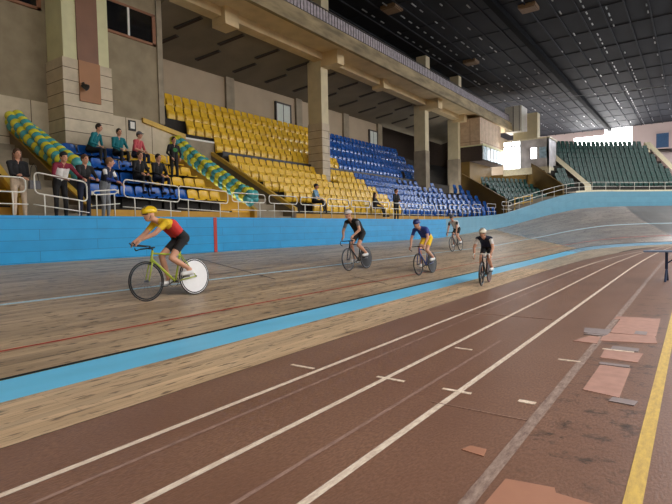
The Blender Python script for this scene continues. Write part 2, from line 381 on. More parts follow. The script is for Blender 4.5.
# ------------------------------------------------------------------ terraces
def rows_block(name, s0, s1, rows, zb, mt=M['step'], fascia=None, d=1.):
    """rows: list of (w_front, floor z); last one extends to w_end given as (w_end, None)"""
    prof = []
    prof.append((rows[0][0], zb))
    for (w0, z0), (w1, z1) in zip(rows[:-1], rows[1:]): prof += [(w0, z0), (w1, z0)]
    g = MB(); ribbon(g, s0, s1, lambda s: prof, d)
    for s, rev in ((s0, False), (s1, True)):
        P = [pt(s, w, z) for w, z in prof] + [pt(s, prof[-1][0], zb)]
        f = tuple(range(len(P))); g.add(P, [f if rev else f[::-1]])
    o = struct(g.build(name, mt)); return o
low = [(8.5 + .8*i, 2.35 + .5*i) for i in range(5)] + [(12.45, None)]
up = [(12.45 + .75*i, 5.25 + .74*i) for i in range(4)] + [(16.2, None)]
rows_block('seating_terrace', 16.15, 38.3, low, 1.9)
rows_block('seating_terrace', 7.5, 13.0, low[:4] + [(12.7, None)], 1.9)
rows_block('seating_terrace', 2, 5.6, low[:4] + [(12.7, None)], 1.9)
g = MB(); ribbon(g, 13.3, 50, lambda s: [(-5.4 * 0 + 12.45, 4.3)] + [(12.45, 5.25)] + [q for i in range(4) for q in ((12.45+.75*i, 5.25+.74*i), (13.2+.75*i, 5.25+.74*i))][1:]) if False else None
def flat_rows(name, y0, y1, rows, zb):
    g = MB(); poly = [(-5.4 - rows[0][0], zb)]
    for (w0, z0), (w1, z1) in zip(rows[:-1], rows[1:]): poly += [(-5.4 - w0, z0), (-5.4 - w1, z0)]
    poly.append((-5.4 - rows[-1][0], zb)); g.prism(poly, 'y', y0, y1); return struct(g.build(name, M['step']))
flat_rows('seating_terrace', 16.16, 50, up, 4.0)
flat_rows('seating_terrace', 13.3, 16.16, [(13.1, 5.25)] + up[1:], 4.0)
g = MB(); g.box(-17.82, -17.85, 16.2, 38.5, 5.1, 5.3); struct(g.build('painted_aisle_shadow', M['black']))  # black strip painted in as the shadow gap between the tiers
# walkway behind the safety wall
g = MB(); ribbon(g, -6, 38.3, lambda s: [(wwall(s)+.1, 1.9), (8.52, 1.9)]); struct(g.build('walkway', M['concrete']))
g = MB(); ribbon(g, 38.3, 43.6, lambda s: [(wwall(s)+.1, walltop(s)-.1), (8.6, walltop(s)-.1)]); struct(g.build('walkway', M['concrete']))
g = MB(); ribbon(g, 43.6, END, lambda s: [(wwall(s)+.3, walltop(s)+.1), (8.6, walltop(s)+.1)]); struct(g.build('walkway', M['concrete']))
# ochre fascia below the first row
for a, b in ((16.15, 38.3), (7.5, 13.85), (2, 5.6)):
    g = MB(); ribbon(g, a, b, lambda s: [(8.44, 1.9), (8.44, 2.3), (8.5, 2.3)]); struct(g.build('trim_fascia', M['ochre']))
# stair passages
def side_wall(name, y, th, x0, z0, x1, z1, zb, mt, rail=.12, rmt=M['ochre_rail']):
    g = MB(); g.prism([(x0, zb), (x0, z0), (x1, z1), (x1, zb)], 'y', y, y + th); o = struct(g.build(name, mt))
    g = MB(); g.prism([(x0+.05, z0), (x0+.05, z0+rail), (x1, z1+rail), (x1, z1)], 'y', y - .015, y + th + .015); struct(g.build('stair_parapet_cap', rmt))
side_wall('stair_wall', 13.85, .14, -13.6, 2.35, -18.1, 4.95, 1.9, M['ochre'], .05)
side_wall('stair_wall', 16.0, .14, -13.45, 2.35, -18.4, 5.15, 1.9, M['stairwall'], .17)
side_wall('stair_wall', 7.36, .14, -13.6, 2.35, -18.1, 4.95, 1.9, M['stairwall'], .05)
side_wall('stair_wall', 5.6, .14, -13.45, 2.35, -18.1, 5.6, 1.9, M['ochre'], .17)
def stairs(y0, y1, x1=-18.4):
    g = MB(); n = 10
    poly = [(-13.6, 1.9)]
    for i in range(n): poly += [(-13.6 - .46*i, 1.9 + .26*(i+1)), (-13.6 - .46*(i+1), 1.9 + .26*(i+1))]
    poly.append((-13.6 - .46*n, 1.9)); g.prism(poly, 'y', y0, y1); return struct(g.build('stair_flight', M['concrete']))
stairs(13.99, 16.0); stairs(5.74, 7.36)
g = MB(); g.box(-18.4, -18.5, 13.95, 16.2, 4.0, 5.72); struct(g.build('wall_stair_head', M['concrete']))
g = MB(); g.box(-18.36, -18.54, 13.9, 16.2, 5.72, 5.79); struct(g.build('trim_white_cap', M['white']))

# ------------------------------------------------------------------ core block with pylon
g = MB(); g.box(-18.1, -22, -4, 13.27, 6.08, 14.8); struct(g.build('wall_core', M['greywall']))
g = MB(); g.prism([(-4, 1.9), (14.2, 1.9), (14.2, 5.65), (12.4, 6.1), (-4, 6.1)], 'x', -18.08, -18.3); struct(g.build('wall_core_base', M['wallpanel']))
g = MB(); g.prism([(12.2, 6.02), (12.2, 6.2), (14.25, 5.82), (14.25, 5.62)], 'x', -17.98, -18.4); struct(g.build('trim_ochre_band', M['ochre_rail']))
g = MB(); g.box(-16.98, -18.1, 8.6, 10.32, 1.9, 7.46); struct(g.build('pylon_base', M['tile']))
g = MB(); g.box(-17.03, -18.1, 8.66, 10.26, 7.46, 14.8); struct(g.build('pylon_shaft', M['cream']))
g = MB(); g.box(-16.99, -17.03, 9.12, 9.86, 7.46, 14.8); struct(g.build('trim_brown_panel', M['brown']))
g = MB(); g.box(-16.93, -16.98, 9.12, 9.86, 6.1, 7.46); struct(g.build('trim_light_brown_panel', M['brown2']))
g = MB(); g.box(-18.04, -18.1, 13.02, 13.27, 6.1, 14.8); struct(g.build('trim_corner', M['concrete']))
def strip_window(name, y0, y1, z0, z1, posts):
    g = MB(); X = -18.02; t = .09
    g.box(X, -18.12, y0, y1, z0, z0+t); g.box(X, -18.12, y0, y1, z1-t, z1); g.box(X, -18.12, y0, y0+t, z0, z1); g.box(X, -18.12, y1-t*1.6, y1, z0, z1)
    o = struct(g.build(name, M['frame']))
    g = MB(); g.box(-18.06, -18.11, y0+t, y1-t, z0+t, z1-t); struct(g.build('window_pane', M['glass'], o))
    for p in posts: g = MB(); g.box(-18.02, -18.1, p-.04, p+.04, z0+t, z1-t); struct(g.build('window_mullion', M['white'], o))
strip_window('window_1', 10.5, 12.95, 9.2, 10.45, (11.75,))
strip_window('window_2', 5.9, 8.5, 9.15, 10.45, (7.2,))
# framed notice
g = MB(); g.box(-18.03, -18.08, 11.6, 11.9, 5.62, 6.02); o = g.build('framed_notice', M['black']); g = MB(); g.box(-18.02, -18.03, 11.66, 11.84, 5.7, 5.96); g.build('paper', M['white'], o)
tag(o, 'small black-framed notice on the beige panels above the seated spectators', 'notice')
# dark floodlight bracket seen on the pylon
o = empty('floodlight', (-16.93, 9.2, 6.7)); tag(o, 'small black lamp fixed to the brown panel of the pylon', 'lamp')
g = MB(); g.tube([(0,0,0),(.12,0,.0),(.14,0,-.1)], .02); g.build('bracket', M['black'], o)
g = MB(); g.tube([(.1,-.05,-.1),(.2,.02,-.16),(.24,.05,-.19)], [.06,.1,.11], 10); g.build('lamp_head', M['black'], o)

# ------------------------------------------------------------------ columns, gallery, back wall
for y0, y1, zb in ((22.8, 23.5, 4.2), (36.1, 36.8, 4.2), (42.7, 43.3, 4.2)):
    g = MB(); g.box(-17.03, -17.97, y0+.03, y1-.03, 7.55, 11.1); struct(g.build('column', M['column']))
    g = MB(); g.box(-17.0, -18.0, y0, y1, zb, 7.55); struct(g.build('column_base', M['tile'] if y0 < 30 else M['concrete']))
    g = MB(); g.box(-16.9, -17.7, y0, y1, 11.9, 14.75); struct(g.build('gallery_column', M['column']))
g = MB(); g.box(-16.9, -17.5, 13.27, 49, 10.98, 11.4); struct(g.build('beam_long', M['beam']))
for y0, y1, x0, z0 in ((15.5, 16.3, -16.65, 10.6), (22.85, 23.5, -15.9, 10.62), (29.1, 29.75, -16.6, 10.75), (36.1, 36.8, -15.9, 10.62), (42.7, 43.3, -16.4, 10.75)):
    g = MB(); g.box(x0, -21.6, y0, y1, z0, 11.3) if x0 < -19 else g.prism([(x0, z0 + .0), (x0, 11.36), (-17.5, 11.36), (-17.5, z0)], 'y', y0, y1); struct(g.build('beam_cross', M['beam']))
g = MB(); g.box(-15.1, -16.95, 13.27, 54, 11.36, 11.5); struct(g.build('gallery_soffit', M['beam']))
g = MB(); g.box(-15.0, -15.2, 13.27, 54, 11.08, 11.5); g.box(-15.06, -15.2, 13.27, 54, 11.5, 11.86); struct(g.build('gallery_edge', M['slab']))
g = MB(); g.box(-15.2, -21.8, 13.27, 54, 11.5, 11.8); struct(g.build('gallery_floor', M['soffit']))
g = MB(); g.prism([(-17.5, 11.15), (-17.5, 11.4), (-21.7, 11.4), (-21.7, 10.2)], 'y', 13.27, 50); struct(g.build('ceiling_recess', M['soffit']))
g = MB(); g.box(-21.6, -21.8, 13.27, 37.2, 7.0, 10.4); struct(g.build('wall_stand_back', M['backwall']))
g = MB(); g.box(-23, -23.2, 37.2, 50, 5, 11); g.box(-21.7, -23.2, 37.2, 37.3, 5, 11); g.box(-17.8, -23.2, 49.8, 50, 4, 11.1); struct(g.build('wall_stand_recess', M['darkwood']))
g = MB(); g.box(-21.7, -21.9, 13.2, 54, 11.8, 12.6); struct(g.build('wall_gallery_back', M['backwall']))
for y0, y1 in ((19.9, 20.5), (26.0, 26.6), (31.5, 32.2), (36.5, 37.2)):
    g = MB(); g.box(-21.45, -21.62, y0, y1, 7.4, 10.3); struct(g.build('trim_back_pilaster', M['concrete']))
for i, (y0, y1, zt) in enumerate(((24.1, 25.4, 9.6), (35.3, 36.4, 9.5))):
    g = MB(); g.box(-21.5, -21.6, y0, y1, 7.45, zt); o = struct(g.build(f'door_{i+1}', M['door']))
    g = MB(); g.box(-21.46, -21.6, y0-.1, y0, 7.45, zt+.1); g.box(-21.46, -21.6, y1, y1+.1, 7.45, zt+.1); g.box(-21.46, -21.6, y0-.1, y1+.1, zt, zt+.1); g.box(-21.49, -21.51, (y0+y1)/2-.02, (y0+y1)/2+.02, 7.45, zt); struct(g.build('door_frame', M['mullion'], o))
# lights under the recess ceiling
def soffit_z(x): return 11.15 + (x + 17.5) * (.95 / 4.2)
proto = None; kk = 0
for xr, rn in ((-18.5, 'row by the beam'), (-20.2, 'row by the back wall')):
    for i in range(11):
        y = 15.0 + 2.55 * i; kk += 1
        if proto is None:
            proto = empty('ceiling_light', (0, 0, 0)); g = MB(); g.box(-.7, .7, -.12, .12, -.06, .02); g.build('housing', M['mullion'], proto)
            g = MB(); g.box(-.64, .64, -.09, .09, -.07, -.055); g.build('diffuser', M['darkwood'], proto); o = proto
        else:
            o = proto.copy(); C.objects.link(o)
            for ch in list(proto.children): c_ = ch.copy(); c_.parent = o; C.objects.link(c_)
        o.location = (xr, y, soffit_z(xr) + .005); o.rotation_euler = (.07, -math.atan(.95/4.2), .33)
        tag(o, f'unlit dark ceiling light, {rn}, {ordinal(i+1)} beyond the plaster core wall', 'ceiling light', 'unlit lights under the gallery')
# gallery railing: pale mesh panels between posts
o = empty('gallery_railing', (-15.13, 13.3, 11.86)); tag(o, 'pale lattice railing along the upper gallery edge', 'railing')
g = MB(); g.box(0, -.03, 0, 38, .08, .62); g.build('mesh_panel', M['lattice'], o)
g = MB(); [g.box(.02, -.03, .25*i-.012, .25*i+.012, .02, .66) for i in range(153)]; b_ = g.build('bars', M['mullion'], o); b_['kind'] = 'stuff'
g = MB(); g.tube([(.01, 0, .68), (.01, 38, .68)], .03); g.tube([(.01, 0, .05), (.01, 38, .05)], .025); g.build('rail', M['mullion'], o)

# ------------------------------------------------------------------ roof
g = MB(); g.box(-24, 3, -6, 82, 14.8, 15.1); g.box(20, 25, -6, 82, 14.8, 15.1); struct(g.build('ceiling', M['roof']))  # roof gap added out of view to bring daylight onto the floor
g = MB()
for i in range(15): g.box(3, 20, -6 + 6.2*i, -5.8 + 6.2*i, 14.8, 15.1)
for x in (7, 11, 15.5): g.box(x, x+.2, -6, 82, 14.85, 15.05)
struct(g.build('added_skylight_bars', M['rib']))
g = MB(); g.box(24, 24.3, -6, 80, -.05, 8); struct(g.build('wall_opposite_unseen', M['greywall']))  # unseen wall, added to block low daylight on the stand
g = MB(); [g.box(24, 24.3, -6 + 6.1*i, -5.5 + 6.1*i, 8, 14.8) for i in range(15)]; struct(g.build('wall_opposite_piers', M['concrete']))
g = MB(); g.box(-24, 24, -6.3, -6, -.05, 14.8); struct(g.build('wall_near_end_unseen', M['greywall']))  # unseen wall, added behind the camera to darken faces turned this way
g = MB()
x = -21.6
while x < 3:
    if abs(x + 9.6) > .5: g.box(x-.04, x+.04, -6, 80, 14.72, 14.8)
    x += 1.2
for i in range(22): y = -5 + 4 * i; g.box(-22, 3, y-.02, y+.02, 14.765, 14.8)
struct(g.build('ceiling_ribs', M['rib']))
g = MB(); g.box(-9.55, -9.95, -6, 80, 14.4, 14.8); struct(g.build('beam_ridge', mat('dark_beam', (14, 15, 18), .8, spec=.05)))
g = MB()  # pale strips standing in for light glinting on the ribs
for xr, pr in ((-16.3, .75), (-14.9, .8), (-13.6, .85), (-12.3, .45), (-11.1, .3), (-8.3, .2), (-6.9, .3), (-5.6, .75), (-4.5, .6), (-2.5, .3)):
    for i in range(60):
        y = 14 + i * 1.1
        if random.random() < pr * (1 if (y < 40 or xr > -8) else .5): g.box(xr-.035, xr+.035, y, y+random.uniform(.3, .6), 14.64, 14.68)
o = g.build('roof_glint_strip', M['glint']); tag(o, 'small pale strips painted as light glints along the roof ribs', 'glint strip', kind='stuff')
for i, (x, y, l_) in enumerate(((-14.9, 27.2, 'above the first gallery columns'), (-8.3, 32.2, 'beside the dark ridge beam'), (-14.7, 39.8, 'beyond the ridge towards the bend'))):
    g = MB(); g.box(x-.5, x+.5, y-.5, y+.5, 14.6, 14.8); g.box(x-.42, x+.42, y-.42, y+.42, 14.56, 14.6); o = g.build('roof_hatch', M['hatch'])
    tag(o, f'square brown roof hatch {l_}', 'hatch', 'roof hatches')
cu = MB(); cu.tube([(-14.9 + 26*i/24, 44.4 + 2.2*i/24, 12.4 - .6*math.sin(PI*i/24)) for i in range(25)], .018, 5); tag(cu.build('hall_cable', M['cable']), 'thin pale cable stretched across the hall under the roof', 'cable')

# ------------------------------------------------------------------ end wall with the bright daylight opening
g = MB(); Y0 = 80
g.box(-24, -14.4, Y0, Y0+.3, 0, 15); g.box(-7.0, 24.3, Y0, Y0+.3, 0, 15); g.box(-14.4, -7.0, Y0, Y0+.3, 0, 9)
struct(g.build('wall_end', M['endwall']))
g = MB(); g.box(-14.4, -10.4, Y0+.1, Y0+.2, 9, 14.0); g.box(-10.4, -7.0, Y0+.1, Y0+.2, 9, 14.75); o = struct(g.build('window_3', M['daylight']))
g = MB(); g.box(-14.4, -10.4, Y0, Y0+.3, 14.0, 14.8)
for x in (-14.4, -13.2, -12.0, -10.8, -9.6, -8.4, -7.05): g.box(x-.05, x+.05, Y0+.02, Y0+.1, 9, 14.8)
struct(g.build('window_frame', M['endwall'], o))
g = MB(); g.box(-4.3, -2.9, Y0-.08, Y0, 11.5, 13.4); o = struct(g.build('window_4', M['winblue']))
g = MB(); g.box(-4.4, -2.8, Y0-.12, Y0-.02, 13.4, 13.5); g.box(-4.4, -2.8, Y0-.12, Y0-.02, 11.4, 11.5); g.box(-4.4, -4.3, Y0-.12, Y0-.02, 11.4, 13.5); g.box(-2.9, -2.8, Y0-.12, Y0-.02, 11.4, 13.5); struct(g.build('window_frame', M['endwall'], o))
for i, (x0, x1) in enumerate(((1, 7), (8, 14), (15, 21))):  # unseen glowing windows, added for glare on the seats and bend
    g = MB(); g.box(x0, x1, Y0-.1, Y0-.02, 9.5, 14.2); o = struct(g.build(f'window_{5+i}', M['added_daylight']))
    g = MB(); [g.box(x-.06, x+.06, Y0-.16, Y0-.1, 9.5, 14.2) for x in (x0, x0+2, x0+4, x1)]; struct(g.build('window_frame', M['endwall'], o))
g = MB(); g.box(-24, -23.7, 13, 80, 0, 15); struct(g.build('wall_far_side', M['backwall']))

# ------------------------------------------------------------------ commentary balcony and booth at the start of the bend
o = empty('commentary_balcony', (-15.05, 46, 7.3)); tag(o, 'beige boxed balcony with glazed front showing painted sky reflection at the gallery end', 'balcony')
def rel(g_, name, mt, par): # geometry given in world space below an Empty
    q = g_.build(name, mt, par); q.matrix_parent_inverse = Matrix.Translation(par.location).inverted(); return q
g = MB(); g.box(-15.25, -17.2, 43.32, 49, 8.72, 11.05); rel(g, 'panelled_wall', brick_mat('rosy_panels', (192, 166, 138), (184, 158, 130), (120, 92, 70), .95, 3.0, .02, .6, 0), o)
g = MB(); g.box(-15.05, -17.2, 43.32, 49, 8.6, 8.7); g.box(-15.0, -15.08, 43.3, 49, 8.66, 8.76); rel(g, 'cap_rail', M['cream'], o)
g = MB(); g.box(-15.0, -15.08, 43.36, 49, 7.42, 8.55); rel(g, 'glazed_front', M['glasspanel'], o)
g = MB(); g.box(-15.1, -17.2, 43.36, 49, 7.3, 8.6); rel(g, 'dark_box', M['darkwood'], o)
g = MB(); [g.box(-14.97, -15.02, 43.36+.94*i-.03, 43.36+.94*i+.03, 7.42, 8.55) for i in range(7)]; rel(g, 'front_bars', M['white'], o)
g = MB(); g.box(-16.2, -17.6, 43.32, 49.2, 3.6, 7.3); g.box(-12.9, -16.2, 49.0, 49.2, 3.6, 6.5); struct(g.build('wall_below_balcony', M['ochre_dark']))
o = empty('commentary_booth', (-13, 49.3, 6.4)); tag(o, 'grey booth with bright windows on a cream base above green seats', 'booth')
g = MB()
for (x0, x1, z0, z1) in ((-13.4,-12.6,6.9,9.5),(-12.6,-10.9,8.75,9.5),(-12.6,-10.9,6.9,7.75),(-11.95,-11.75,7.7,8.8),(-11.05,-10.9,7.7,8.8),(-12.65,-12.5,7.7,8.8)): g.box(x0, x1, 49, 49.15, z0, z1)
g.box(-10.9, -11.05, 49, 52, 6.9, 9.5); g.box(-13.4, -10.9, 51.9, 52, 6.9, 9.5); rel(g, 'wall_panels', M['greybooth'], o)
g = MB(); g.box(-15, -10.85, 48.95, 52, 6.35, 6.95); rel(g, 'base', M['creambooth'], o)
g = MB(); g.box(-15, -10.8, 48.9, 52.1, 9.5, 9.62); rel(g, 'roof_slab', M['creambooth'], o)
g = MB(); g.box(-14.95, -13.45, 49.05, 49.12, 6.95, 9.5); rel(g, 'tall_window', M['daylight2'], o)
g = MB(); g.box(-14.98, -13.42, 49.0, 49.1, 9.0, 9.12); g.box(-14.25, -14.17, 49.0, 49.1, 6.95, 9.5); g.box(-13.45, -13.38, 49, 49.1, 6.95, 9.5); rel(g, 'window_bars', M['greybooth'], o)
g = MB(); g.box(-12.5, -11.95, 49.08, 49.12, 7.75, 8.75); rel(g, 'small_window', M['daylight2'], o)
g = MB(); g.box(-11.75, -11.05, 49.08, 49.12, 7.75, 8.75); rel(g, 'small_window', M['glasspanel'], o)
g = MB(); g.box(-15.75, -14.1, 52, 54, 11.0, 13.5); struct(g.build('wall_gallery_end', M['white']))
g = MB(); g.box(-14.95, -14.88, 51.97, 52, 11, 13.5); g.box(-14.35, -14.3, 51.97, 52, 11, 13.5); struct(g.build('trim_gallery_end', M['mullion']))
g = MB(); g.box(-13.85, -12.85, 53, 54, 9.6, 12.8); g.box(-15.2, -13.85, 53, 54, 9.6, 11.0); struct(g.build('gallery_end_pier', M['column']))

# ------------------------------------------------------------------ bend stands
def ochre_radial(s, w0, z0, w1, z1, zb, th=.15, mt=M['ochre_dark']):
    """upright board wall along a radius of the bend with a sloping top edge"""
    g = MB(); P = []
    for ss in (s, s + th):
        P += [pt(ss, w0, zb), pt(ss, w0, z0), pt(ss, w1, z1), pt(ss, w1, zb)]
    g.add(P, [(0, 1, 2, 3), (7, 6, 5, 4), (0, 4, 5, 1), (1, 5, 6, 2), (2, 6, 7, 3), (3, 7, 4, 0)]); return struct(g.build('wall_stand_end', mt))
ochre_radial(38.35, 8.1, 3.75, 12.4, 6.15, 1.9)
ochre_radial(43.65, 8.1, 5.05, 13.2, 8.35, 3.2)
blk = [(8.5 + .75*i, 3.55 + .5*i) for i in range(4)] + [(11.6, None)]
rows_block('seating_terrace', 39.0, 43.6, blk, 2.5)
gr = [(8.5 + .7*i, 4.95 + .55*i) for i in range(9)] + [(14.9, None)]
rows_block('seating_terrace', 43.8, 45.7, gr, 3.5)
rows_block('seating_terrace', 46.25, 53.2, gr, 3.5)
def ramp(s0, s1, mt):
    g = MB(); ribbon(g, s0, s1, lambda s: [(8.3, 4.6), (8.35, 5.1), (14.9, 10.05), (15.0, 8)], .3); struct(g.build('stair_flight', mt))
ramp(45.7, 46.25, M['creambooth']); ramp(53.2, 53.6, M['creambooth'])
rows_block('seating_terrace', 53.6, 60, [(8.5, 5.3), (15, None)], 3.5, M['concrete'])
g = MB(); ribbon(g, 45.0, 60, lambda s: [(14.9, 9.3), (14.95, 9.35), (16.5, 9.35)]); struct(g.build('walkway', M['step']))
g = MB(); ribbon(g, 53.9, 56, lambda s: [(10.5, 5), (10.5, 6.8), (16, 9.3), (16, 5)]); struct(g.build('wall_stand_side', M['endwall']))

# ------------------------------------------------------------------ seats
def seat_mesh(name, mt, bracket=True):
    prof = [(.42, .355), (.40, .385), (.30, .375), (.14, .365), (.05, .39), (.0, .46), (-.03, .58), (-.06, .70), (-.065, .735)]
    n = 8; g = MB(); vs = []; W = .225
    for j, (x, z) in enumerate(prof):
        taper = 1 - (.10 if j in (0,) else 0) - (.04 if j == 7 else .16 if j == 8 else 0)
        for i in range(n + 1):
            u = -1 + 2*i/n; dz = .018 * u * u if 1 <= j <= 4 else 0; dx = .03 * u * u if j >= 5 else 0
            vs.append((x + dx, u * W * taper, z + dz - (.03 * u**4 if j == 8 else 0)))
    m_ = len(prof); back = []
    for (x, y, z), j in zip(vs, [j for j in range(m_) for _ in range(n+1)]):
        t = .014; back.append((x - (t if j >= 4 else 0), y, z - (t if j <= 4 else t*.3)))
    fs = []
    off = len(vs)
    for j in range(m_-1):
        for i in range(n):
            a = j*(n+1)+i; fs.append((a, a+1, a+n+2, a+n+1)); fs.append((off+a, off+a+n+1, off+a+n+2, off+a+1))
    for j in range(m_-1):
        for i in (0, n):
            a = j*(n+1)+i; q = (a, a+n+1, off+a+n+1, off+a); fs.append(q if i == 0 else q[::-1])
    for j in (0, m_-1):
        for i in range(n):
            a = j*(n+1)+i; q = (a, off+a, off+a+1, a+1); fs.append(q if j == 0 else q[::-1])
    g.add(vs + back, fs)
    o = g.build(name, mt, None, True)
    return o
def tall_seat(name, mt):
    """tall moulded back down to the step, seat pan tipped up in front of it"""
    g = MB(); n = 6
    def shell(prof, W, t):
        vs, off = [], len(prof) * (n + 1)
        for k in (0, 1):
            for x, z, wd in prof:
                for i in range(n + 1): u = -1 + 2*i/n; vs.append((x + .02*u*u - t*k, u * W * wd, z - (.02 * u**4 if z > .7 else 0)))
        fs = []; m_ = len(prof)
        for j in range(m_-1):
            for i in range(n): a = j*(n+1)+i; fs += [(a, a+1, a+n+2, a+n+1), (off+a, off+a+n+1, off+a+n+2, off+a+1)]
            a = j*(n+1); fs.append((a, a+n+1, off+a+n+1, off+a)); a += n; fs.append((a, off+a, off+a+n+1, a+n+1))
        for i in range(n): a = i; fs.append((a, off+a, off+a+1, a+1)); a = (m_-1)*(n+1)+i; fs.append((a, a+1, off+a+1, off+a))
        g.add(vs, fs)
    shell([(.05, .0, .9), (.04, .12, 1), (.02, .4, 1), (-.02, .6, 1), (-.05, .75, .97), (-.055, .78, .86)], .222, .016)
    shell([(.06, .04, .9), (.085, .12, .96), (.095, .3, .96), (.075, .46, .96), (.05, .5, .9)], .212, .03)
    g.box(.03, .14, -.2, -.17, .24, .28); g.box(.03, .14, .17, .2, .24, .28)
    return g.build(name, mt, None, True)
def bracket_mesh(par):
    g = MB(); g.box(-.02, .3, -.2, -.17, .33, .36); g.box(-.02, .3, .17, .2, .33, .36); g.box(-.02, .03, -.2, .2, 0, .35); return g.build('bracket', M['step'], par)
COUNT = {}
def place(pr, s, w, z, label, cat, grp, straight=False):
    p_, n_, a_ = fr(s); q_ = p_ + n_ * w
    if not straight and -15.3 < q_.x < -10.4 and 48.4 < q_.y < 52.5 and z > 5.4: return None
    if -18.15 < q_.x < -16.7 and any(a0 - .27 < q_.y < a1 + .27 for a0, a1 in ((22.8, 23.5), (36.1, 36.8), (42.7, 43.3))): return None
    if '{n}' in label: COUNT[label] = COUNT.get(label, 0) + 1; label = label.replace('{n}', ordinal(COUNT[label]))
    if not pr.get('used'): o = pr; pr['used'] = 1
    else:
        o = pr.copy(); C.objects.link(o)
        for ch in list(pr.children): c_ = ch.copy(); c_.parent = o; C.objects.link(c_)
    p, n, a = fr(s) if not straight else (Vector((-5.4, s)), Vector((-1, 0)), 0.); q = p + n * w; o.location = (q.x, q.y, z); o.rotation_euler = (0, 0, -a + random.uniform(-.02, .02)); tag(o, label, cat, grp); return o
Y = tall_seat('yellow_stadium_chair', M['yseat']); YB = seat_mesh('yellow_stadium_chair', M['yseat']); bracket_mesh(YB)
B = tall_seat('blue_stadium_chair', M['bseat']); BB = seat_mesh('blue_stadium_chair', M['bseat']); bracket_mesh(BB)
G = tall_seat('green_stadium_chair', M['gseat'])
RN = ['front', 'second', 'third', 'fourth', 'fifth']
# block between the two balloon stairs
taken = set()
for r in range(4):
    for i in range(10):
        if i == 0 and r > 0: continue
        s = 8.05 + .5 * i; yel = s > 10.9 + (.3 if r == 0 else -.6 if r < 2 else -.4)
        if 8.3 < s < 10.5 and r == 3 and False: continue
        place(YB if yel else BB, s, 8.9 + .8*r, 2.35 + .5*r, f"{'yellow' if yel else 'blue'} plastic seat in {RN[r]} row between the balloon stairs, {{n}} from the brown stair wall", 'stadium seat', ('yellow' if yel else 'blue') + ' seats between the balloon stairs')
for i in range(3): place(YB, 4.3 + .5*i, 8.9, 2.35, f'yellow plastic seat before the brown stair wall, {ordinal(3-i)} from its ochre parapet', 'stadium seat', 'yellow seats before the first stair')
# main stand, lower tier
skip = {0: 4, 1: 2, 2: 1, 3: 0, 4: 0}
for r in range(5):
    n = int((26.4 - 16.4) / .5)
    for i in range(n + 1):
        s = 16.5 + .5*i
        if i < skip[r] or (r == 4 and 22.5 < s < 23.8): continue
        place(Y, s, 8.9 + .8*r, 2.35 + .5*r, f'yellow plastic seat, {RN[r]} row of lower tier, {{n}} from the stair parapet', 'stadium seat', 'yellow seats of the lower tier')
    for i in range(23):
        s = 27.0 + .5*i
        if r >= 3 and (35.6 < s < 37.4): continue
        place(B, s, 8.9 + .8*r, 2.35 + .5*r, f'blue plastic seat, {RN[r]} row of lower tier, {{n}} from the yellow seats', 'stadium seat', 'blue seats of the lower tier')
for r in range(4):
    for i in range(23):
        s = 14.9 + .5*i
        if (r == 0 and i < 3) or (r == 1 and i < 1): continue
        place(Y, s, 12.95 + .75*r, 5.25 + .74*r, f'yellow plastic seat, {RN[r]} row of upper tier, {{n}} from the plaster core wall', 'stadium seat', 'yellow seats of the upper tier', True)
    for i in range(24):
        place(B, 26.4 + .5*i, 12.95 + .75*r, 5.25 + .74*r, f'blue plastic seat, {RN[r]} row of upper tier, {{n}} from the yellow seats', 'stadium seat', 'blue seats of the upper tier', True)
# green seats of the bend
for r in range(4):
    for i in range(11):
        s = 39.3 + .36*i; place(G, s, 9.05 + .75*r, 3.55 + .5*r, f'green plastic seat, {RN[r]} row of low bend block, {{n}} from the ochre end wall', 'stadium seat', 'green seats of the low bend block')
RG = RN + ['sixth', 'seventh', 'eighth', 'ninth']
for r in range(9):
    R_ = 22 + 9.0 + .7*r; ds = .5 * 22 / R_
    for i in range(int(1.7 / ds)):
        place(G, 44.0 + ds*i, 8.95 + .7*r, 4.95 + .55*r, f'green plastic seat, {RG[r]} row of narrow bend block, {{n}} from the ochre wall', 'stadium seat', 'green seats of the narrow bend block')
    for i in range(int(6.8 / ds)):
        place(G, 46.45 + ds*i, 8.95 + .7*r, 4.95 + .55*r, f'green plastic seat, {RG[r]} row of wide bend block, {{n}} from the cream stair', 'stadium seat', 'green seats of the wide bend block')

# ------------------------------------------------------------------ white tube railings on the safety wall
def rounded(y0, y1, z0, z1, r=.1, k=3):
    P = []
    for cy, cz, a0 in ((y1-r, z1-r, 0), (y0+r, z1-r, 90), (y0+r, z0+r, 180), (y1-r, z0+r, 270)):
        for i in range(k+1): a = math.radians(a0 + 90*i/k); P.append((cy + r*math.cos(a), cz + r*math.sin(a)))
    return P
def rail_section(y0, y1, tilt=0., label='', grp='white tube railings', topz=.92):
    o = empty('railing_section', (-12.06, (y0+y1)/2, 2.03)); h = (y1-y0)/2
    T = lambda y, z: (0, y, z - tilt * (y + h))
    g = MB(); g.tube([T(a, b) for a, b in rounded(-h+.04, h-.04, .52, topz)], .017, 6, True); g.build('loop_rail', M['white'], o, True)
    g = MB(); g.tube([T(-h, .26), T(h, .26)], .013, 6); g.build('lower_rail', M['white'], o, True)
    for y in (-h*.62, h*.62):
        g = MB(); g.tube([(0, y, -.02), T(y, .53)], .015, 6); g.build('post', M['white'], o, True)
    tag(o, label, 'railing', grp); return o
secs = [(3.6, 5.22, 0, 'white tube railing section before the woman in the black jacket', .84), (5.33, 6.6, .13, 'sagging white tube railing section under the leaning person in maroon', .99),
        (6.65, 7.42, -.1, 'tilted white tube railing section beside the jeans of the leaning person', .62), (7.5, 9.3, .05, 'white tube railing section before the blue front seats', .97),
        (9.2, 11.15, .04, 'white tube railing section before the yellow front seats', .9)]
for a, b, t, l_, tz in secs: rail_section(a, b, t, l_, topz=tz)
y = 11.25; k = 0
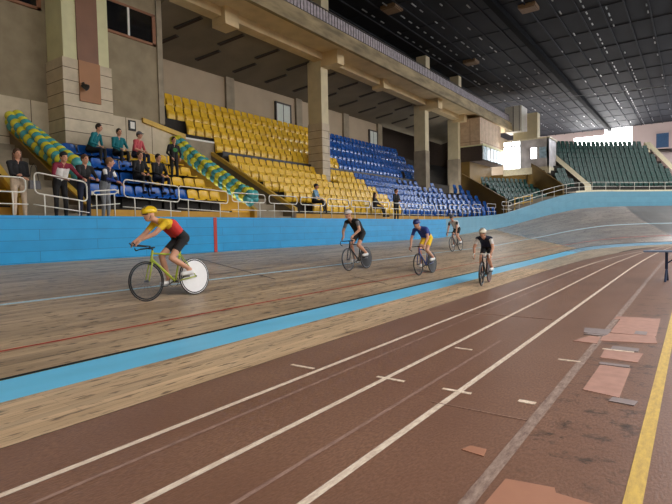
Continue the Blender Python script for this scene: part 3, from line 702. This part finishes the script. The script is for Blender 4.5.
while y < 36:
    k += 1; r_ = rail_section(y, y + 1.6, 0, f'white tube railing section, {ordinal(k)} after the balloon garland end', topz=.8)
    q_ = pt(y + .8, wwall(y + .8) + .06, walltop(y + .8) - .01); r_.location = q_; r_.rotation_euler = (0, 0, -fr(y + .8)[2] + math.atan2(-wwall(y+1.6)+wwall(y), 1.6)) if y > 24 else (0, 0, 0); y += 1.72
# low railing round the bend
o = empty('bend_railing', (0, 0, 0)); tag(o, 'thin pale railing with close posts around the bend wall', 'railing')
g = MB()
for zz in (.45, .8): g.tube([pt(s, wwall(s)+.2, walltop(s)+zz) for s in srange(36.5, 62, .8)], .018, 5)
g.build('rail', M['white'], o)
for s in srange(36.5, 60, 1.15): g = MB(); g.tube([pt(s, wwall(s)+.2, walltop(s)), pt(s, wwall(s)+.2, walltop(s)+.8)], .02, 5); g.build('post', M['white'], o)
o = empty('wooden_barrier', (-12.6, 41.2, 3.0)); tag(o, 'yellow wooden barrier frames at the foot of the green seats', 'barrier')
g = MB(); P0, P1 = pt(38.7, 7.6, 3.05), pt(40.2, 7.4, 3.3)
for zz in (.25, .7): g.tube([P0 + Vector((0,0,zz)), P1 + Vector((0,0,zz))], .045, 5)
rel(g, 'rail', M['ochre_rail'], o)
for q in (P0, (P0+P1)/2, P1): g = MB(); g.tube([q - Vector((0,0,.4)), q + Vector((0,0,.8))], .05, 5); rel(g, 'post', M['ochre_rail'], o)

# ------------------------------------------------------------------ balloon garlands
def balloon_proto(mt):
    g = MB()
    def fn(p): k = 1 + .12 * (p.z / .15); return Vector((p.x * k, p.y * k, p.z * 1.06))
    g.ell((0, 0, 0), .148, 12, 8, fn=fn); g.ell((0, 0, -.165), (.018, .018, .02), 6, 4); return g
def garland(name_loc, p0, p1, n, label, nx):
    o = empty('balloon_garland', name_loc); tag(o, label, 'balloon garland', 'balloon garlands on the stair walls')
    d = (Vector(p1) - Vector(p0)); t = d.normalized(); up = Vector((0, 1, 0)); q = t.cross(up); base = Vector(name_loc)
    first = {}
    for i in range(n):
        c = Vector(p0) + d * (i / (n - 1)); c.z -= .12 * math.sin(PI * i / (n - 1))
        for k in range(5):
            th = 2*PI/5*k + i * .12; dv = up * math.cos(th) + q * math.sin(th); y_ = (i % 2 == 0)
            pos = c + dv * .18 - base; rot = dv.to_track_quat('Z', 'Y').to_euler()
            if y_ not in first: b = balloon_proto(None).build('balloon', M['balloon_y'] if y_ else M['balloon_t'], o, True); first[y_] = b
            else: b = first[y_].copy(); C.objects.link(b); b.parent = o
            b.location = pos; b.rotation_euler = rot; sc = random.uniform(1.06, 1.2); b.scale = (sc,) * 3
    g = MB(); g.tube([Vector(p0) - base, Vector(p1) - base], .01, 4); g.build('cord', M['white'], o)
garland((-13.9, 7.3, 2.7), (-18.1, 7.55, 5.35), (-14.3, 7.6, 3.45), 18, 'yellow and teal balloon garland above the brown stair wall', 0)
garland((-13.9, 14.4, 2.7), (-18.05, 13.8, 5.4), (-13.7, 13.8, 2.85), 20, 'yellow and teal balloon garland on the ochre wall beside the yellow seats', 0)

# ------------------------------------------------------------------ people
SK = mat('skin', (206, 152, 124), .5, var=.06, scale=8)
SK2 = mat('tanned_skin', (176, 120, 92), .5, var=.06, scale=8)
EYE = mat('eye_dark', (40, 30, 26), .3); LIP = mat('lips', (158, 84, 76), .5)
def cloth(name, col, rough=.8): return mat(name, col, rough, var=.12, scale=14)
CL = {k: cloth(k + '_cloth', v) for k, v in dict(black=(24,24,27), white=(222,220,218), maroon=(122,28,52), navy=(28,34,58), jeans=(128,132,138), beige=(214,192,168), teal=(12,112,122),
      pink=(198,84,92), yellow=(238,196,40), red=(200,52,48), blue=(42,62,138), lightblue=(120,160,190), green=(60,130,70), olive=(80,84,60), grey=(110,110,116), skyblue=(70,130,180)).items()}
SHOE = mat('shoe_leather', (30, 30, 32), .4); WSHOE = mat('white_shoe', (226, 226, 226), .4)
def ik(a, b, l1, l2, bend):
    a, b = Vector(a), Vector(b); d = b - a; L = d.length; L = min(L, (l1 + l2) * .999); t = d.normalized()
    x = (l1*l1 - l2*l2 + L*L) / (2*L); h = math.sqrt(max(0, l1*l1 - x*x)); bd = Vector(bend); bd = (bd - t * bd.dot(t)).normalized()
    return a + t * x + bd * h
def remesh(mb, size):
    me = bpy.data.meshes.new('tmp'); me.from_pydata(mb.v, [], mb.f); o = bpy.data.objects.new('tmp', me); C.objects.link(o)
    md = o.modifiers.new('r', 'REMESH'); md.mode = 'VOXEL'; md.voxel_size = size
    ms = o.modifiers.new('s', 'SMOOTH'); ms.iterations = 3; ms.factor = .5
    dg = bpy.context.evaluated_depsgraph_get(); out = bpy.data.meshes.new_from_object(o.evaluated_get(dg))
    bpy.data.objects.remove(o); bpy.data.meshes.remove(me); return out
def capsule(mb, a, b, ra, rb, n=10):
    a, b = Vector(a), Vector(b); d = b - a; L = d.length; t = d / L if L > 1e-6 else Vector((0,0,1)); P, R = [], []
    for k in range(4): ph = PI/2 * (k / 4); P.append(a - t * ra * math.cos(ph)); R.append(max(.001, ra * math.sin(ph)))
    for k in range(1, 4): P.append(a + d * k / 4); R.append(ra + (rb - ra) * k / 4)
    P.append(b); R.append(rb)
    P.insert(4, a); R.insert(4, ra)
    for k in range(3, -1, -1): ph = PI/2 * (k / 4); P.append(b + t * rb * math.cos(ph)); R.append(max(.001, rb * math.sin(ph)))
    mb.tube(P, R, n)
def figure(name_loc, rz, J, outfit, label, sc=1., hair=None, shoes=None, rx=0., voxel=.016, headgear=None, skin=SK, group=None, cat='person'):
    """J: joint dictionary in the person's own frame, facing +x, origin on the ground. outfit: segment -> material."""
    root = empty('person', name_loc, rz, rx); root.scale = (sc,) * 3; tag(root, label, cat, group)
    V = Vector; J = {k: V(v) for k, v in J.items()}; segs = []; mb = MB()
    def cap(a, b, ra, rb, key): capsule(mb, a, b, ra, rb); segs.append((V(a), V(b), ra, rb, key))
    pel, ch, nk, hd = J['pelvis'], J['chest'], J['neck'], J['head']
    hf = J.get('face', V((1, 0, 0))).normalized(); spine = (ch - pel).normalized()
    Y_ = V((0, 1, 0)) if 'side' not in J else J['side'].normalized()
    for sg in (-1, 1):
        cap(pel + Y_ * .07 * sg, pel + Y_ * .07 * sg + spine * .1, .105, .1, 'hips')
        cap(pel + Y_ * .06 * sg + spine * .1, ch + Y_ * .07 * sg, .095, .108, 'torso')
        cap(ch + Y_ * .07 * sg, nk + Y_ * .06 * sg - spine * .06, .105, .07, 'torso2')
        sh = J['shL' if sg > 0 else 'shR']; cap(nk + Y_ * .04 * sg - spine * .04, sh, .062, .062, 'torso2')
        e, h = J['elL' if sg > 0 else 'elR'], J['haL' if sg > 0 else 'haR']
        cap(sh, sh + (e - sh) * .55, .058, .05, 'sleeve'); cap(sh + (e - sh) * .55, e, .048, .042, 'arm'); cap(e, e + (h - e) * .5, .042, .036, 'forearm'); cap(e + (h - e) * .5, h, .034, .026, 'forearm2')
        fd = (h - e).normalized(); fd2 = J.get('grip', fd); side = fd2.cross(V((0, 0, 1))); side = side.normalized() if side.length > .1 else V((0, 1, 0))
        pc = h + fd2 * .055; cap(h, pc, .03, .034, 'hand')
        nrm = side.cross(fd2).normalized()
        for i, (off, ln) in enumerate(((-.028, .06), (-.01, .072), (.01, .066), (.028, .05))):
            a = pc + side * off + fd2 * .015; b = a + fd2 * ln * .5 - nrm * .006; c2 = b + fd2 * ln * .38 - nrm * .024
            cap(a, b, .0105, .0095, 'hand'); cap(b, c2, .0095, .008, 'hand')
        a = h + fd2 * .02 + side * .03 * -sg; cap(a, a + fd2 * .035 - side * .028 * sg - nrm * .01, .012, .010, 'hand')
        hp, kn, an, to = (J[k + ('L' if sg > 0 else 'R')] for k in ('hip', 'kn', 'an', 'to'))
        cap(hp, hp + (kn - hp) * .6, .088, .07, 'thigh'); cap(hp + (kn - hp) * .6, kn, .068, .054, 'thigh2')
        cap(kn, kn + (an - kn) * .35, .054, .056, 'calf'); cap(kn + (an - kn) * .35, an, .054, .036, 'calf'); cap(an - V((0, 0, .03)), to, .04, .03, 'foot')
    cap(nk - spine * .05, hd - V((0, 0, .06)) - hf * .015, .056, .05, 'skin')
    hm = Matrix((hf, V((0, 0, 1)).cross(hf).normalized(), hf.cross(V((0, 0, 1)).cross(hf).normalized()))).transposed()
    mb.ell(hd, (.098, .076, .118), 14, 10, hm); segs.append((hd, hd, .095, .095, 'skin'))
    L = lambda x, y, z: hd + hm @ V((x, y, z))
    mb.ell(L(.03, 0, -.075), (.055, .052, .045), 10, 8, hm); segs.append((L(.03, 0, -.075), L(.03, 0, -.075), .05, .05, 'skin'))
    capsule(mb, L(.093, 0, .01), L(.112, 0, -.022), .010, .015, 6)
    for sg in (-1, 1): mb.ell(L(-.005, .078 * sg, -.005), (.018, .012, .032), 8, 6, hm)
    me = remesh(mb, voxel); me.name = 'body'
    keys = []; mats = []
    for s_ in segs:
        q = outfit.get(s_[4]) or (outfit['torso'] if s_[4] == 'torso2' else skin)
        if q not in mats: mats.append(q)
        keys.append(mats.index(q))
    if EYE not in mats: mats.append(EYE)
    for q in mats: me.materials.append(q)
    pm = []
    for p in me.polygons:
        c = p.center; best = 1e9; bi = 0
        for s_, k in zip(segs, keys):
            a, b = s_[0], s_[1]; d = b - a; l2 = d.length_squared; t = max(0, min(1, (c - a).dot(d) / l2)) if l2 > 1e-9 else 0
            dist = (c - (a + d * t)).length - (s_[2] + (s_[3] - s_[2]) * t)
            if dist < best: best = dist; bi = k
        pm.append(bi)
    me.polygons.foreach_set('material_index', pm); me.polygons.foreach_set('use_smooth', [True] * len(pm))
    body = bpy.data.objects.new('body', me); C.objects.link(body); body.parent = root
    g = MB()
    for sg in (-1, 1): g.ell(L(.086, .032 * sg, .012), (.012, .016, .009), 8, 6, hm)
    g.build('eyes', EYE, root, True)
    g = MB(); g.ell(L(.088, 0, -.058), (.012, .024, .007), 8, 6, hm); g.build('mouth', LIP, root, True)
    if hair:
        g = MB(); g.ell(L(-.018, 0, .026), (.102, .088, .112), 14, 10, hm, fn=lambda p: p * (1 + .05 * noise.noise(p * 40)))
        if hair[1]:
            for sg in (-1, 1): capsule(g, L(-.03, .07*sg, 0), L(-.0, .085*sg, -.22), .035, .03)
            capsule(g, L(-.07, 0, 0), L(-.09, 0, -.24), .06, .045)
        g.build('hair', hair[0], root, True)
    if headgear:
        kind, hmt = headgear; g = MB()
        if kind == 'helmet':
            g.ell(L(-.02, 0, .045), (.148, .098, .098), 16, 10, hm, fn=lambda p: Vector((p.x, p.y, max(p.z, -.028))) * (1 + .03 * math.sin(p.y * 90)))
            o_ = g.build('helmet', hmt, root, True)
            g = MB(); [g.tube([L(-.02 + .13 * math.cos(a), y0, .05 + .1 * math.sin(a)) for a in (.5, .9, 1.3, 1.7, 2.1)], .006, 5) for y0 in (-.04, 0, .04)]; g.build('helmet_vent', M['black'], o_)
            g = MB(); [g.tube([L(.0, .08*sg, .03), L(.03, .066*sg, -.06), L(.04, 0, -.115)], .005, 4) for sg in (-1, 1)]; g.build('chin_strap', M['black'], o_)
            g = MB(); g.tube([L(.1*math.cos(a), .078*math.sin(a), .014) for a in (-.95, -.5, 0, .5, .95)], .016, 6); g.build('glasses', M['glass'], root, True)
        else:
            g.ell(L(-.012, 0, .05), (.108, .09, .085), 14, 8, hm, fn=lambda p: Vector((p.x, p.y, max(p.z, -.02)))); o_ = g.build('cap', hmt, root, True)
            if kind == 'cap': g = MB(); g.ell(L(.115, 0, .04), (.06, .06, .008), 10, 4, hm); g.build('peak', hmt, o_, True)
    for sg in (-1, 1):
        an, to = J['an' + ('L' if sg > 0 else 'R')], J['to' + ('L' if sg > 0 else 'R')]
        g = MB(); capsule(g, an - V((.03, 0, .05)), to + V((.01, 0, 0)), .05, .038); g.build('shoe', shoes or SHOE, root, True)
    return root
def standing(lean=0., hands=((.25, .2, 1.15), (.25, -.2, 1.15)), face=(1, 0, 0)):
    J = dict(pelvis=(0, 0, .95), chest=(lean*.6, 0, 1.27), neck=(lean, 0, 1.47 - lean*.25), head=(lean*1.15 + .02, 0, 1.63 - lean*.35), face=face,
             shL=(lean*.9, .18, 1.41 - lean*.22), shR=(lean*.9, -.18, 1.41 - lean*.22), haL=hands[0], haR=hands[1],
             hipL=(0, .09, .92), hipR=(0, -.09, .92), knL=(.03, .11, .5), knR=(.03, -.11, .5), anL=(0, .12, .09), anR=(0, -.12, .09), toL=(.17, .14, .035), toR=(.17, -.14, .035))
    for k, sg in (('L', 1), ('R', -1)): J['el' + k] = ik(J['sh' + k], J['ha' + k], .29, .26, (-.3, sg * .8, -.8))
    return J
def sitting(seat=.42, lean=.12, hands=((.36, .1, .62), (.36, -.1, .62)), face=(1, 0, 0), feet=.42):
    J = dict(pelvis=(0, 0, seat + .1), chest=(lean*.6, 0, seat + .42), neck=(lean, 0, seat + .61), head=(lean*1.2 + .02, 0, seat + .77), face=face,
             shL=(lean*.9, .18, seat + .55), shR=(lean*.9, -.18, seat + .55), haL=hands[0], haR=hands[1],
             hipL=(0, .09, seat + .09), hipR=(0, -.09, seat + .09), anL=(feet, .13, .09), anR=(feet, -.13, .09), toL=(feet + .17, .14, .035), toR=(feet + .17, -.14, .035))
    for k, sg in (('L', 1), ('R', -1)):
        J['kn' + k] = ik(J['hip' + k], J['an' + k], .43, .41, (1, 0, 1)); J['el' + k] = ik(J['sh' + k], J['ha' + k], .29, .26, (-.3, sg * .8, -.8))
    return J
def of(top, leg, sleeve=None, fore=None, hand=None, arm=None):
    s = sleeve or top; d = dict(torso=top, sleeve=s, arm=arm or s, forearm=fore or s, forearm2=fore or s, hips=leg, thigh=leg, thigh2=leg, calf=leg, foot=SHOE)
    return d
H_dark = cloth('dark_hair', (38, 28, 24)); H_brown = cloth('brown_hair', (84, 58, 42)); H_fair = cloth('fair_hair', (124, 92, 62))
figure((-13.1, 5.47, 1.9), 0, standing(0, ((.2, -.02, 1.12), (.22, .03, 1.05))), {**of(CL['black'], CL['beige'])}, 'person in a black jacket and beige trousers standing with folded hands at the railing end', 1., (H_brown, True))
P = figure((-12.62, 6.2, 1.9), 0, standing(.2, ((.44, .36, 1.05), (.46, -.12, 1.03))), {**of(CL['white'], CL['black'], sleeve=CL['maroon']), 'torso2': CL['maroon']}, 'person in maroon sweater and dark cap leaning forearms on the white railing', 1.0, (H_dark, False), headgear=('beanie', CL['black']))
figure((-12.75, 6.85, 1.9), 0.1, standing(.08, ((.42, .1, 1.08), (.42, -.1, 1.1))), of(CL['black'], CL['navy']), 'person in a black zipped jacket resting hands on railing, beside the maroon sweater', 1.0, (H_brown, False))
P = figure((-12.75, 7.42, 1.9), 0.5, standing(.14, ((.42, .14, 1.0), (.44, -.14, 1.05)), (.9, .4, -.1)), {**of(CL['navy'], CL['jeans'], sleeve=CL['white'], fore=CL['blue'], arm=CL['navy'])}, 'person in navy and white jacket and grey jeans leaning at the railing', 1., (H_fair, False))
figure((-16.42, 9.1, 3.85), .5, sitting(.42, .26, face=(1, .1, -.1)), of(CL['teal'], CL['black']), 'person in a teal jacket seated in the back row below the pylon', 1.06, (H_dark, False))
figure((-16.42, 10.08, 3.85), .0, sitting(.42, .1), of(CL['teal'], CL['black']), 'person in a teal top seated next to the person in pink', 1.05, (H_dark, False))
figure((-16.42, 10.78, 3.85), .35, sitting(.42, .14), of(CL['pink'], CL['navy'], fore=SK), 'person in a pink top and dark cap seated leaning back', 1.05, (H_dark, False), headgear=('cap', CL['grey']))
g = MB()
P = figure((-15.5, 11.72, 3.35), -.1, standing(.02, ((.16, .16, .95), (.16, -.16, .95))), of(CL['black'], CL['black']), 'person standing in black top with green print above the yellow seats', .98, (H_dark, False))
g = MB(); g.ell((.105, 0, 1.26), (.025, .1, .08), 10, 6); g.build('green_print', CL['green'], P, True)['label'] = 'green print on the chest'
figure((-14.8, 9.78, 2.85), .0, sitting(.42, .1), of(CL['black'], CL['black']), 'person in black seated in second row, closer to the blue seats', 1.06, (H_brown, False))
figure((-14.8, 10.5, 2.85), .0, sitting(.42, .06), of(CL['black'], CL['navy']), 'person in black seated in second row in front of the yellow seats', 1.06, (H_dark, False))
figure((-14.0, 18.1, 2.35), .3, sitting(.42, .06, ((.3, .12, .62), (.34, -.08, .6)), feet=.5), of(CL['lightblue'], CL['black'], fore=SK), 'person in light blue top and cap seated alone among yellow seats', 1., (H_dark, False), headgear=('cap', CL['black']), skin=SK2)
figure((-13.9, 23.2, 2.2), .2, sitting(.42, .0, feet=.55), of(CL['black'], CL['black']), 'person all in black seated on the yellow seats behind the railing', 1., (H_dark, True))
figure((-13.0, 23.9, 1.9), -.2, standing(0, ((.2, .03, 1.12), (.2, -.03, 1.1))), of(CL['black'], CL['black']), 'person all in black standing by the railing before the yellow seats', 1.02, (H_dark, False))
# handbag of the person at the railing end
o = empty('handbag', (-12.85, 5.72, 2.7)); tag(o, 'grey handbag hanging beside the person in the black jacket', 'bag')
g = MB(); g.prism([(-.13, 0), (.13, 0), (.11, .2), (-.11, .2)], 'x', -.05, .05); g.build('pouch', CL['grey'], o)
g = MB(); g.tube([(0, -.1, .2), (0, -.06, .5), (0, .0, .62), (0, .06, .5), (0, .1, .2)], .008, 5); g.build('strap', M['black'], o)

# ------------------------------------------------------------------ bicycles and riders
TYRE = mat('black_tyre', (22, 22, 24), .6); RIMG = mat('grey_rim', (120, 120, 124), .3, metal=.7); RIMB = mat('black_rim', (34, 34, 36), .3); DISCW = mat('white_disc', (236, 236, 238), .3, var=.03); DISCB = mat('black_disc', (26, 26, 30), .3)
CH = mat('chain_steel', (90, 88, 86), .35, metal=.9)
def wheel(par, x, disc, rim, spokes=16, lab=None):
    R = .335; w_ = empty('wheel', (x, 0, R)); w_.parent = par
    g = MB(); g.tube([(( R-.011) * math.cos(a), 0, (R-.011) * math.sin(a)) for a in [2*PI*i/40 for i in range(40)]], .011, 8, True); g.build('tyre', TYRE, w_, True)
    g = MB(); rr = .018 if spokes > 8 else .03
    g.tube([((R-.022-rr) * math.cos(a), 0, (R-.022-rr) * math.sin(a)) for a in [2*PI*i/40 for i in range(40)]], rr * .75, 8, True); g.build('rim', rim, w_, True)
    if disc:
        g = MB(); n = 40; vs = [(0, .022, 0), (0, -.022, 0)] + [((R-.02) * math.cos(2*PI*i/n), sg * .007, (R-.02) * math.sin(2*PI*i/n)) for sg in (1, -1) for i in range(n)]
        fs = [(0, 2+(i+1) % n, 2+i) for i in range(n)] + [(1, 2+n+i, 2+n+(i+1) % n) for i in range(n)] + [(2+i, 2+(i+1) % n, 2+n+(i+1) % n, 2+n+i) for i in range(n)]
        g.add(vs, fs); q = g.build('disc', disc, w_, False)
        if lab: q['label'] = lab
    elif spokes <= 8:
        g = MB()
        for i in range(spokes): a = 2*PI*i/spokes + .3; g.tube([(.02*math.cos(a), 0, .02*math.sin(a)), (.29*math.cos(a), 0, .29*math.sin(a))], [.02, .014], 6)
        g.build('spokes', rim, w_, True)
    else:
        g = MB()
        for i in range(24): a = 2*PI*i/24; g.tube([(.02*math.cos(a+.6), .03*(-1)**i, .02*math.sin(a+.6)), (.3*math.cos(a), 0, .3*math.sin(a))], .0016, 4)
        g.build('spokes', RIMG, w_)
    g = MB(); g.tube([(0, -.05, 0), (0, .05, 0)], .018, 8); g.build('hub', RIMG, w_, True)
def bicycle(loc, rz, rx, fmt, label, rear=None, front=None, rimmt=RIMB, fspokes=16, bars='drop', sc=1., flab=None, barmt=None, rearr=None):
    o = empty('track_bicycle', loc, rz, rx); o.scale = (sc,)*3; tag(o, label, 'bicycle', 'track bicycles of the racing riders')
    g = MB(); T = g.tube
    T([(0,0,.28), (-.155,0,.80)], .017, 8); T([(0,0,.28), (.44,0,.70)], .021, 8); T([(-.14,0,.74), (.415,0,.79)], .016, 8); T([(.405,0,.84), (.45,0,.66)], .02, 8)
    for sg in (-1, 1):
        T([(0,.02*sg,.28), (-.41,.055*sg,.335)], .010, 6); T([(-.145,.015*sg,.75), (-.41,.055*sg,.335)], .008, 6)
    g.build('frame', fmt, o, True)
    g = MB()
    for sg in (-1, 1): g.tube([(.45,.01*sg,.67), (.46,.045*sg,.63), (.555,.05*sg,.335)], [.016,.015,.009], 6)
    g.build('fork', fmt, o, True)
    wheel(o, -.42, rear, rearr or rimmt, lab=flab); wheel(o, .565, front, rimmt, fspokes)
    g = MB(); g.tube([(-.15,0,.78), (-.175,0,.9)], .013, 8); g.build('seatpost', M['black'], o, True)
    g = MB(); g.ell((-.2,0,.925), (.14,.065,.022), 12, 6, fn=lambda p: Vector((p.x, p.y * (1 - .55 * max(0, min(1, (p.x + .02) / .14))), p.z))); g.build('saddle', M['black'], o, True)
    g = MB(); g.tube([(.405,0,.84), (.41,0,.87), (.5,0,.88)], .015, 8)
    g.tube([(.5,-.2,.88), (.5,.2,.88)], .012, 8)
    for sg in (-1, 1):
        if bars == 'drop': g.tube([(.5,.2*sg,.88), (.56,.21*sg,.885), (.6,.21*sg,.84), (.58,.21*sg,.78), (.5,.21*sg,.75)], .012, 8)
        else: g.tube([(.5,.2*sg,.88), (.58,.21*sg,.86), (.6,.21*sg,.9)], .012, 8); g.tube([(.48,.06*sg,.91), (.75,.05*sg,.94), (.79,.05*sg,.98)], .011, 8)
    g.build('handlebar', barmt or M['black'], o, True)
    ca = math.radians(-25)
    g = MB(); g.tube([(0,-.05,.28), (0,.05,.28)], .02, 8)
    for sg in (-1, 1):
        dx, dz = .165 * math.cos(ca) * sg, .165 * math.sin(ca) * sg; g.tube([(0,.06*-sg,.28), (dx,.07*-sg,.28+dz)], .011, 6); g.box(dx-.045, dx+.045, min(-.075*sg, -.16*sg), max(-.075*sg, -.16*sg), .27+dz, .29+dz)
    g.build('crankset', CH, o)
    g = MB(); n = 24; g.tube([(.095*math.cos(2*PI*i/n), -.045, .28+.095*math.sin(2*PI*i/n)) for i in range(n)], .006, 5, True); g.tube([(.0,-.045,.375), (-.42,-.045,.365)], .005, 4); g.tube([(.0,-.045,.185), (-.42,-.045,.305)], .005, 4); g.build('chain', CH, o)
    return o
def rider(loc, rz, rx, outfit, label, helm, crouch, hands='drop', sc=1., shoes=WSHOE, skin=SK):
    ca = math.radians(-25); ft = {-1: (.165*math.cos(ca)*-1, .11, .28 - .165*math.sin(ca)), 1: (.165*math.cos(ca), -.11, .28 + .165*math.sin(ca))}
    # right foot (y<0) forward-low, other foot back-high
    sh = Vector((.22, 0, 1.33)) if crouch == 'low' else Vector((.2, 0, 1.40)) if crouch == 'mid' else Vector((.14, 0, 1.47))
    pel = Vector((-.2, 0, 1.03)); hdv = sh + (Vector((.2, 0, .12)) if crouch == 'low' else Vector((.16, 0, .17)))
    hb = {'drop': (.53, .21, .8), 'top': (.5, .15, .92), 'aero': (.72, .06, .98)}[hands]
    J = dict(pelvis=pel, chest=pel.lerp(sh, .62) + Vector((-.03, 0, .05)), neck=sh + Vector((.03, 0, .03)), head=hdv, face=(1, 0, -.12),
             shL=sh + Vector((.0, .18, -.03)), shR=sh + Vector((.0, -.18, -.03)), haL=hb, haR=(hb[0], -hb[1], hb[2]), grip=Vector((.8, 0, -.6)),
             hipL=pel + Vector((.02, .09, -.02)), hipR=pel + Vector((.02, -.09, -.02)))
    J['haL'] = Vector(J['haL']) - Vector((.05, 0, -.03)); J['haR'] = Vector(J['haR']) - Vector((.05, 0, -.03))
    for k, sg in (('L', 1), ('R', -1)):
        f = Vector(ft[-1 if k == 'L' else 1]) + Vector((0, 0, .05))
        J['an' + k] = f + Vector((-.1, 0, .07)); J['to' + k] = f + Vector((.05, 0, 0)); J['kn' + k] = ik(J['hip' + k], J['an' + k], .44, .43, (1, 0, .4)); J['el' + k] = ik(J['sh' + k], J['ha' + k], .29, .27, (-.2, .6 * sg, -.5))
    return figure(loc, rz, J, outfit, label, sc, None, shoes, rx, .014, ('helmet', helm), skin, 'racing riders on the track')
HD = math.radians(-90)
def hel(name, col): return mat(name, col, .3, var=.04)
def kit(top, short, sleeve=None, fore=SK, calf=SK, thigh=None):
    return dict(torso=top, sleeve=sleeve or top, arm=fore, forearm=fore, forearm2=fore, hips=short, thigh=thigh or short, thigh2=calf, calf=calf, foot=calf)
bk = .16
def on(x): return track_z(0, -5.4 - x)
# rider 1: yellow helmet, white disc
L1 = (-8.12, 6.1, on(-8.12)); bicycle(L1, HD, bk*.5, mat('lime_frame', (176, 190, 60), .3), 'lime green track bicycle with white disc rear wheel', DISCW, None, RIMB, 16, 'aero', flab='white disc rear wheel', sc=1.1)
rider(L1, HD, bk*.5, {**kit(CL['red'], CL['black'], sleeve=CL['yellow']), 'torso2': CL['yellow']}, 'person riding in yellow helmet and red and yellow jersey, ahead of the others', hel('yellow_helmet', (240, 200, 30)), 'low', 'aero', 1.1)
L2 = (-8.24, 12.8, on(-8.24)); bicycle(L2, HD, bk*.5, mat('black_frame', (34, 34, 38), .3), 'black track bicycle with solid dark rear wheel, next behind the lime green bicycle', DISCB, None, RIMG, 16, 'drop')
rider(L2, HD, bk*.5, kit(CL['black'], CL['black'], sleeve=CL['grey']), 'person riding in pale helmet and black kit with bare legs, near the wall', hel('pale_helmet', (206, 196, 192)), 'mid', 'top', 1.06)
L3 = (-6.82, 14.5, on(-6.82)); bicycle(L3, HD, bk*.5, mat('blue_frame', (40, 70, 150), .3), 'track bicycle with blue frame and spoked front wheel under the blue-helmeted rider', DISCB, None, RIMB, 16, 'drop')
rider(L3, HD, bk*.5, kit(CL['blue'], CL['yellow']), 'person riding in blue helmet, blue jersey and yellow shorts', hel('blue_helmet', (24, 44, 110)), 'low', 'drop', 1.08)
L4 = (-4.7, 13.75, 0.006); bicycle(L4, HD + .12, 0, mat('carbon_frame', (30, 30, 32), .3), 'black track bicycle with five-spoke front wheel and pale handlebar', DISCB, None, RIMB, 5, 'drop', barmt=M['white'], rearr=mat('maroon_rim', (120, 30, 50), .3), sc=.97)
rider(L4, HD + .12, 0, {**kit(CL['navy'], CL['black']), 'torso': CL['navy'], 'sleeve': CL['white']}, 'person riding in white helmet with navy and white jersey, on the apron', hel('white_helmet', (226, 216, 196)), 'low', 'drop', .97)
L5 = (-8.92, 22.2, on(-8.92)); bicycle(L5, HD, bk*.5, mat('grey_frame', (96, 96, 100), .3), 'grey track bicycle high on the banking, last in line', None, None, RIMG, 16, 'drop')
rider(L5, HD, bk*.5, {**kit(CL['green'], CL['black']), 'torso': CL['white'], 'sleeve': CL['black']}, 'person riding last in line in dark helmet with black, green and white kit', hel('dark_helmet', (60, 62, 66)), 'mid', 'drop', .98)

# ------------------------------------------------------------------ trestle barrier on the infield
o = empty('trestle_table', (.1, 16.4, 0)); tag(o, 'long low navy trestle table standing across the running lanes', 'table')
g = MB(); g.box(-1.25, 1.6, -.22, .22, .80, .84); g.build('table_top', mat('blue_grey_top', (120, 140, 170), .3), o)
for x in (-.72, .9):
    g = MB(); g.box(x-.035, x+.035, -.035, .035, .34, .8); g.tube([(x, 0, .36), (x-.02, -.26, 0)], .028, 6); g.tube([(x, 0, .36), (x+.02, .26, 0)], .028, 6); g.tube([(x+.02, 0, .5), (x+.4, 0, .79)], .02, 6); g.build('leg', M['navy'], o)
